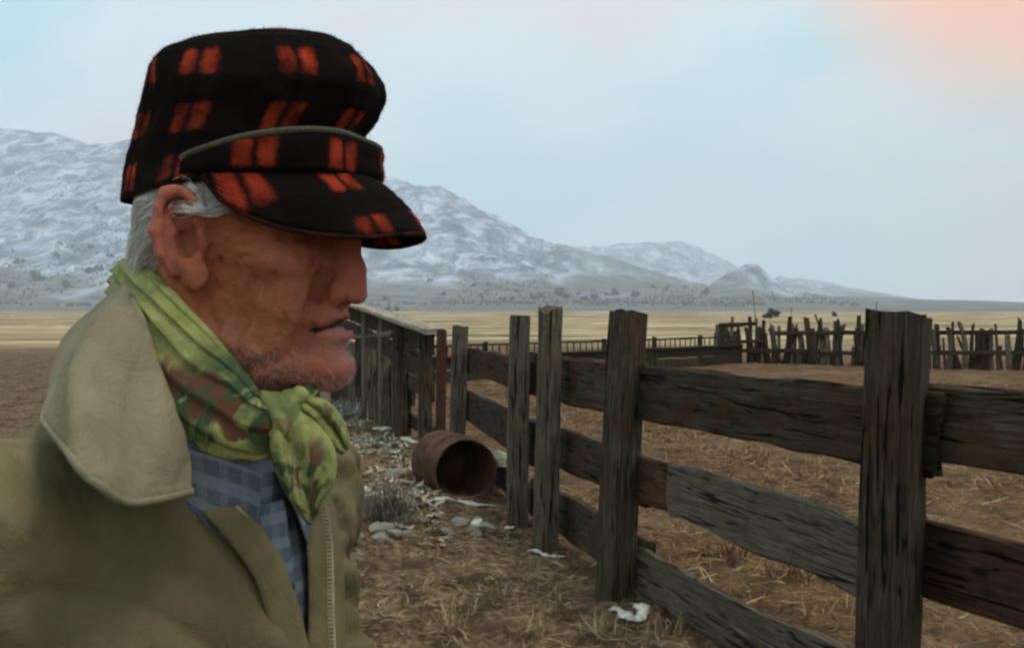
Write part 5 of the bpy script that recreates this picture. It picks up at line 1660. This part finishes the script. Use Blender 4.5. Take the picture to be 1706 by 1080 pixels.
for bzq in (1.33, 1.235, 1.14, 1.045, 0.95):
    c_b = on_shirt(0.002, bzq, 0.010)
    fx = CM.to_3x3() @ Vector((1, 0, 0)); ly = CM.to_3x3() @ Vector((0, 1, 0))
    vb, fbn = [], []
    for (r_, h_) in ((0.0045, 0.0026), (0.0062, 0.0022), (0.0066, 0.0), (0.0062, -0.002)):
        for k_ in range(16):
            a = 2 * math.pi * k_ / 16
            vb.append(tuple(Vector(c_b) + fx * h_ + ly * r_ * math.cos(a) + Vector((0, 0, r_ * math.sin(a)))))
    fbn = [(q * 16 + k_, q * 16 + (k_ + 1) % 16, (q + 1) * 16 + (k_ + 1) % 16, (q + 1) * 16 + k_) for q in range(3) for k_ in range(16)] + [tuple(range(15, -1, -1))]
    wobj('button', vb, fbn, M_BTN, shirt)
for s in (-1, 1):
    rows_s = []
    for t_ in np.linspace(0, 1, 6):
        by0 = s * (0.010 + 0.066 * t_); z0 = 1.425 + 0.030 * t_
        top_ = on_shirt(by0, z0, 0.010); mid_ = on_shirt(by0 + s * 0.012 * (1 - t_), z0 - 0.030, 0.014); lo_ = on_shirt(by0 + s * 0.026 * (1 - t_), z0 - 0.066 + 0.016 * t_, 0.013)
        rows_s.append([top_, mid_, lo_])
    Gs = np.array(rows_s); Gs = catmull(Gs, 24); Gs = np.swapaxes(catmull(np.swapaxes(Gs, 0, 1), 14), 0, 1)
    UVs = np.stack([np.broadcast_to(np.linspace(0, 0.08, 24)[:, None], (24, 14)), np.broadcast_to(np.linspace(0, 0.06, 14)[None], (24, 14))], -1)
    sheet('shirt_collar', Gs, 0.003, M_SHIRT, shirt, UVs, flip=(s < 0))

# ---- green neckerchief: pleated band round the neck, knot and hanging ends
sk = NT('printed_neckerchief', 0.75, 0.2)
kuv = sk.n.new('ShaderNodeUVMap'); kuv.uv_map = 'UVMap'
kn1 = sk.noise(kuv.outputs[0], 42, 3, 0.5, 0.8)
kn2 = sk.noise(kuv.outputs[0], 26, 3, 0.6, 1.5)
kc = sk.ramp(sk.noise(kuv.outputs[0], 90, 4), [(0.3, (0.165, 0.175, 0.044)), (0.7, (0.31, 0.31, 0.108))])
kmask = sk.sep(sk.attr('print'))
kc = sk.mix(sk.math('MULTIPLY', sk.ramp(kn2, [(0.42, 0.0), (0.52, 1.0)]), kmask[0]), kc, (0.035, 0.060, 0.024))
kc = sk.mix(sk.math('MULTIPLY', sk.ramp(kn1, [(0.55, 0.0), (0.61, 1.0)]), kmask[0]), kc, (0.11, 0.040, 0.020))
sk.color(kc); sk.bump(sk.noise(kuv.outputs[0], 1500, 2), 0.3, 0.0006)
M_KERCH = sk.m
kp = [(240, 480, .965, .024), (210, 468, .930, .022), (203, 470, .900, .020), (218, 478, .862, .024), (247, 520, .818, .028), (284, 582, .790, .032), (330, 648, .772, .033), (386, 700, .765, .030), (440, 716, .768, .024), (476, 700, .785, .018),
      (505, 670, .860, .022), (480, 620, .940, .026), (400, 560, .985, .026), (310, 510, .995, .026), (240, 480, .965, .024)]
path = np.array([tuple(at(a, b, c)) for a, b, c, d in kp]); wid = np.array([d for *_, d in kp])
NPp = 200
path = catmull(path, NPp); wid = np.interp(np.linspace(0, len(wid) - 1, NPp), np.arange(len(wid)), wid)
Tn = np.gradient(path, axis=0); Tn /= np.linalg.norm(Tn, axis=1)[:, None]
neck_c = h2w(np.array([[-0.02, 0, -0.10]]))[0]
axis_n = np.array((h2w(np.array([[0.02, 0, 0.0]])) - h2w(np.array([[-0.045, 0, -0.19]])))[0]); axis_n /= np.linalg.norm(axis_n)
outw = path - (neck_c + ((path - neck_c) @ axis_n)[:, None] * axis_n)
outw -= Tn * np.sum(outw * Tn, 1)[:, None]; outw /= np.linalg.norm(outw, axis=1)[:, None]
acr = np.cross(Tn, outw); acr /= np.linalg.norm(acr, axis=1)[:, None]
acr *= np.sign(acr[:, 2:3])
NR = 150
a_ = np.linspace(0, 2 * np.pi, NR, endpoint=False)
s_al = np.linspace(0, 1, NPp)[:, None]
pleat = 0.62 * (1 - np.abs(np.sin(a_[None] * 3.5 + 5 * s_al + 1.3 * fbm(s_al * 6 + 0 * a_[None], a_[None] * 0.5, 0, 61, 2)))) ** 1.6 + 0.10 * fbm(s_al * 20, a_[None] * 1.4, 0, 63, 3)
rad_a = wid[:, None] * (1 + 0.10 * pleat)
ph_ = a_[None] * 5.5 + 5 * s_al + 2.2 * fbm(s_al * 4 + 0 * a_[None], a_[None] * 0.45, 0, 61, 2)
saw = (ph_ / np.pi) % 1.0
ridge_p = np.where(saw < 0.78, saw / 0.78, (1 - saw) / 0.22)            # laid folds: long slope, short drop
rad_o = (0.006 + 0.14 * wid[:, None]) + 0.0052 * ridge_p * (0.6 + 0.6 * np.abs(fbm(s_al * 6, a_[None] * 0.8, 0, 67, 2))) + 0.0010 * fbm(s_al * 24, a_[None] * 2, 0, 65, 2)
loopV = path[:, None] + acr[:, None] * (np.cos(a_)[None] * rad_a)[..., None] + outw[:, None] * (np.sin(a_)[None] * rad_o)[..., None]
id_ = np.arange(NPp * NR).reshape(NPp, NR); nx_ = np.roll(id_, -1, 1)
Fk = np.stack([id_[:-1], nx_[:-1], nx_[1:], id_[1:]], -1).reshape(-1, 4)
UVk = np.stack([np.broadcast_to(s_al * 0.5, (NPp, NR)), np.broadcast_to((a_ / 6.283 * 0.14)[None], (NPp, NR))], -1)
lowr = smooth(0.25, -0.35, np.cos(a_))[None] * smooth(0.23, 0.29, s_al) + smooth(0.37, 0.45, s_al)
prn = np.repeat(np.clip(lowr, 0, 1)[..., None], 3, -1)
kerchief = empty('neckerchief', (0, 0, 0)); kerchief.parent = person; bpy.context.view_layer.update()
wobj('neck_band', loopV.reshape(-1, 3), Fk, M_KERCH, kerchief, uvs=UVk.reshape(-1, 2), cols={'print': prn.reshape(-1, 3)})
# knot
fk_ = Field(*[np.arange(c - 0.05, c + 0.05, 0.0022) for c in at(474, 690, 0.775)])
kc0 = at(474, 690, 0.775)
fk_.ell(tuple(kc0), (0.014, 0.011, 0.015), None, 0.006)
fk_.cap(tuple(at(450, 672, .768)), tuple(at(486, 716, .766)), 0.010, 0.012, None, 0.004)
fk_.cap(tuple(at(492, 664, .775)), tuple(at(470, 712, .764)), 0.009, 0.010, None, 0.003)
kV, kF = fk_.mesh()
kV = kV + fk_.grad(kV) * (0.0014 * np.sin(kV[:, 0] * 420 + kV[:, 2] * 300))[:, None]
wobj('knot', kV, kF, M_KERCH, kerchief, uvs=np.stack([kV[:, 0], kV[:, 2]], 1), cols={'print': np.full((len(kV), 3), 0.5)})
def tail(rows_, seed, amp=0.0018, pr=1.0):
    g_ = np.array([[tuple(at(*p_)) for p_ in r_] for r_ in rows_])
    g_ = catmull(g_, 40); g_ = np.swapaxes(catmull(np.swapaxes(g_, 0, 1), 26), 0, 1)
    n_ = grid_normals(g_)
    U_, V_ = np.meshgrid(np.linspace(0, 1, 40), np.linspace(0, 1, 26), indexing='ij')
    g_ = g_ + n_ * (0.7 * amp * np.sin(V_ * 9 + 2 * fbm(U_ * 3, V_ * 2, 0, seed, 2)) * (0.4 + 0.6 * U_) + 0.2 * amp * fbm(U_ * 5, V_ * 5, 0, seed + 1, 2))[..., None]
    return sheet('hanging_end', g_, 0.0018, M_KERCH, kerchief, np.stack([U_ * 0.12, V_ * 0.09], -1), cols={'print': np.repeat((pr * smooth(0.15, 0.4, U_) * smooth(1.0, 0.75, V_))[..., None], 3, -1)})
tail([[(458.0, 684.0, 0.7679), (464.0, 688.0, 0.7635), (472.0, 690.0, 0.7663), (482.0, 688.0, 0.7624), (492.0, 682.0, 0.7668)], [(450.0, 728.0, 0.7589), (466.0, 734.0, 0.7512), (484.0, 734.0, 0.7567), (506.0, 726.0, 0.7501), (530.0, 708.0, 0.7589)], [(456.0, 776.0, 0.7538), (476.0, 784.0, 0.7455), (500.0, 782.0, 0.7516), (526.0, 768.0, 0.7444), (556.0, 742.0, 0.7538)], [(478.0, 826.0, 0.7493), (494.0, 830.0, 0.7422), (512.0, 828.0, 0.7477), (534.0, 812.0, 0.7416), (560.0, 788.0, 0.7493)], [(500.0, 856.0, 0.7482), (508.0, 858.0, 0.7438), (516.0, 856.0, 0.7471), (528.0, 842.0, 0.7433), (548.0, 822.0, 0.7477)], [(515.0, 876.0, 0.7482), (517.0, 875.0, 0.7465), (520.0, 872.0, 0.7476), (526.0, 862.0, 0.746), (536.0, 850.0, 0.7476)]], 71, 0.0010)
tail([[(488, 668, .776), (492, 666, .774), (496, 665, .778), (500, 663, .777), (504, 661, .784)],
      [(508, 690, .772), (516, 686, .769), (524, 680, .775), (532, 674, .773), (540, 666, .785)],
      [(528, 716, .774), (537, 711, .771), (547, 704, .780), (556, 697, .777), (564, 688, .792)],
      [(550, 742, .779), (557, 738, .776), (565, 732, .784), (572, 727, .782), (579, 720, .794)],
      [(570, 758, .782), (573, 756, .780), (576, 753, .784), (579, 750, .783), (582, 747, .788)]], 75, 0.0006, 0.6)

# ---- trousers and boots, below the picture
ft = Field(np.arange(-0.60, 0.06, 0.007), np.arange(0.62, 1.22, 0.007), np.arange(0.05, 1.02, 0.008))
ft.ell((0.0, 0, 0.94), (0.125, 0.165, 0.14), BM, 0.04)
for s in (-1, 1): ft.chain([(0.0, 0.088 * s, 0.92), (0.02, 0.102 * s, 0.50), (-0.02, 0.106 * s, 0.10)], [0.100, 0.078, 0.070], BM, 0.03)
tV_, tF_ = ft.mesh()
tV_ = tV_ + ft.grad(tV_, 0.006) * (0.008 * fbm(tV_[:, 0] * 11, tV_[:, 1] * 11, tV_[:, 2] * 14, 81, 3))[:, None]
wobj('trousers', tV_, tF_, simple('faded_denim', (0.035, 0.045, 0.07), (0.07, 0.085, 0.12), 30, 0.9, 0.3, 0.003))
M_BOOT = simple('worn_leather', (0.05, 0.03, 0.018), (0.10, 0.06, 0.035), 18, 0.6, 0.4, 0.004, 0.3)
for s in (-1, 1):
    fo_ = Field(np.arange(-0.60, 0.10, 0.006), np.arange(0.60, 1.24, 0.006), np.arange(-0.04, 0.30, 0.006))
    fo_.cap((-0.02, 0.106 * s, 0.24), (-0.025, 0.106 * s, 0.06), 0.052, 0.050, BM, 0.03)
    fo_.ell((0.055, 0.113 * s, 0.045), (0.125, 0.048, 0.045), BM, 0.03)
    fo_.ell((0.13, 0.118 * s, 0.040), (0.055, 0.048, 0.040), BM, 0.02)
    ov, of = fo_.mesh()
    wobj('boot', ov, of, M_BOOT)
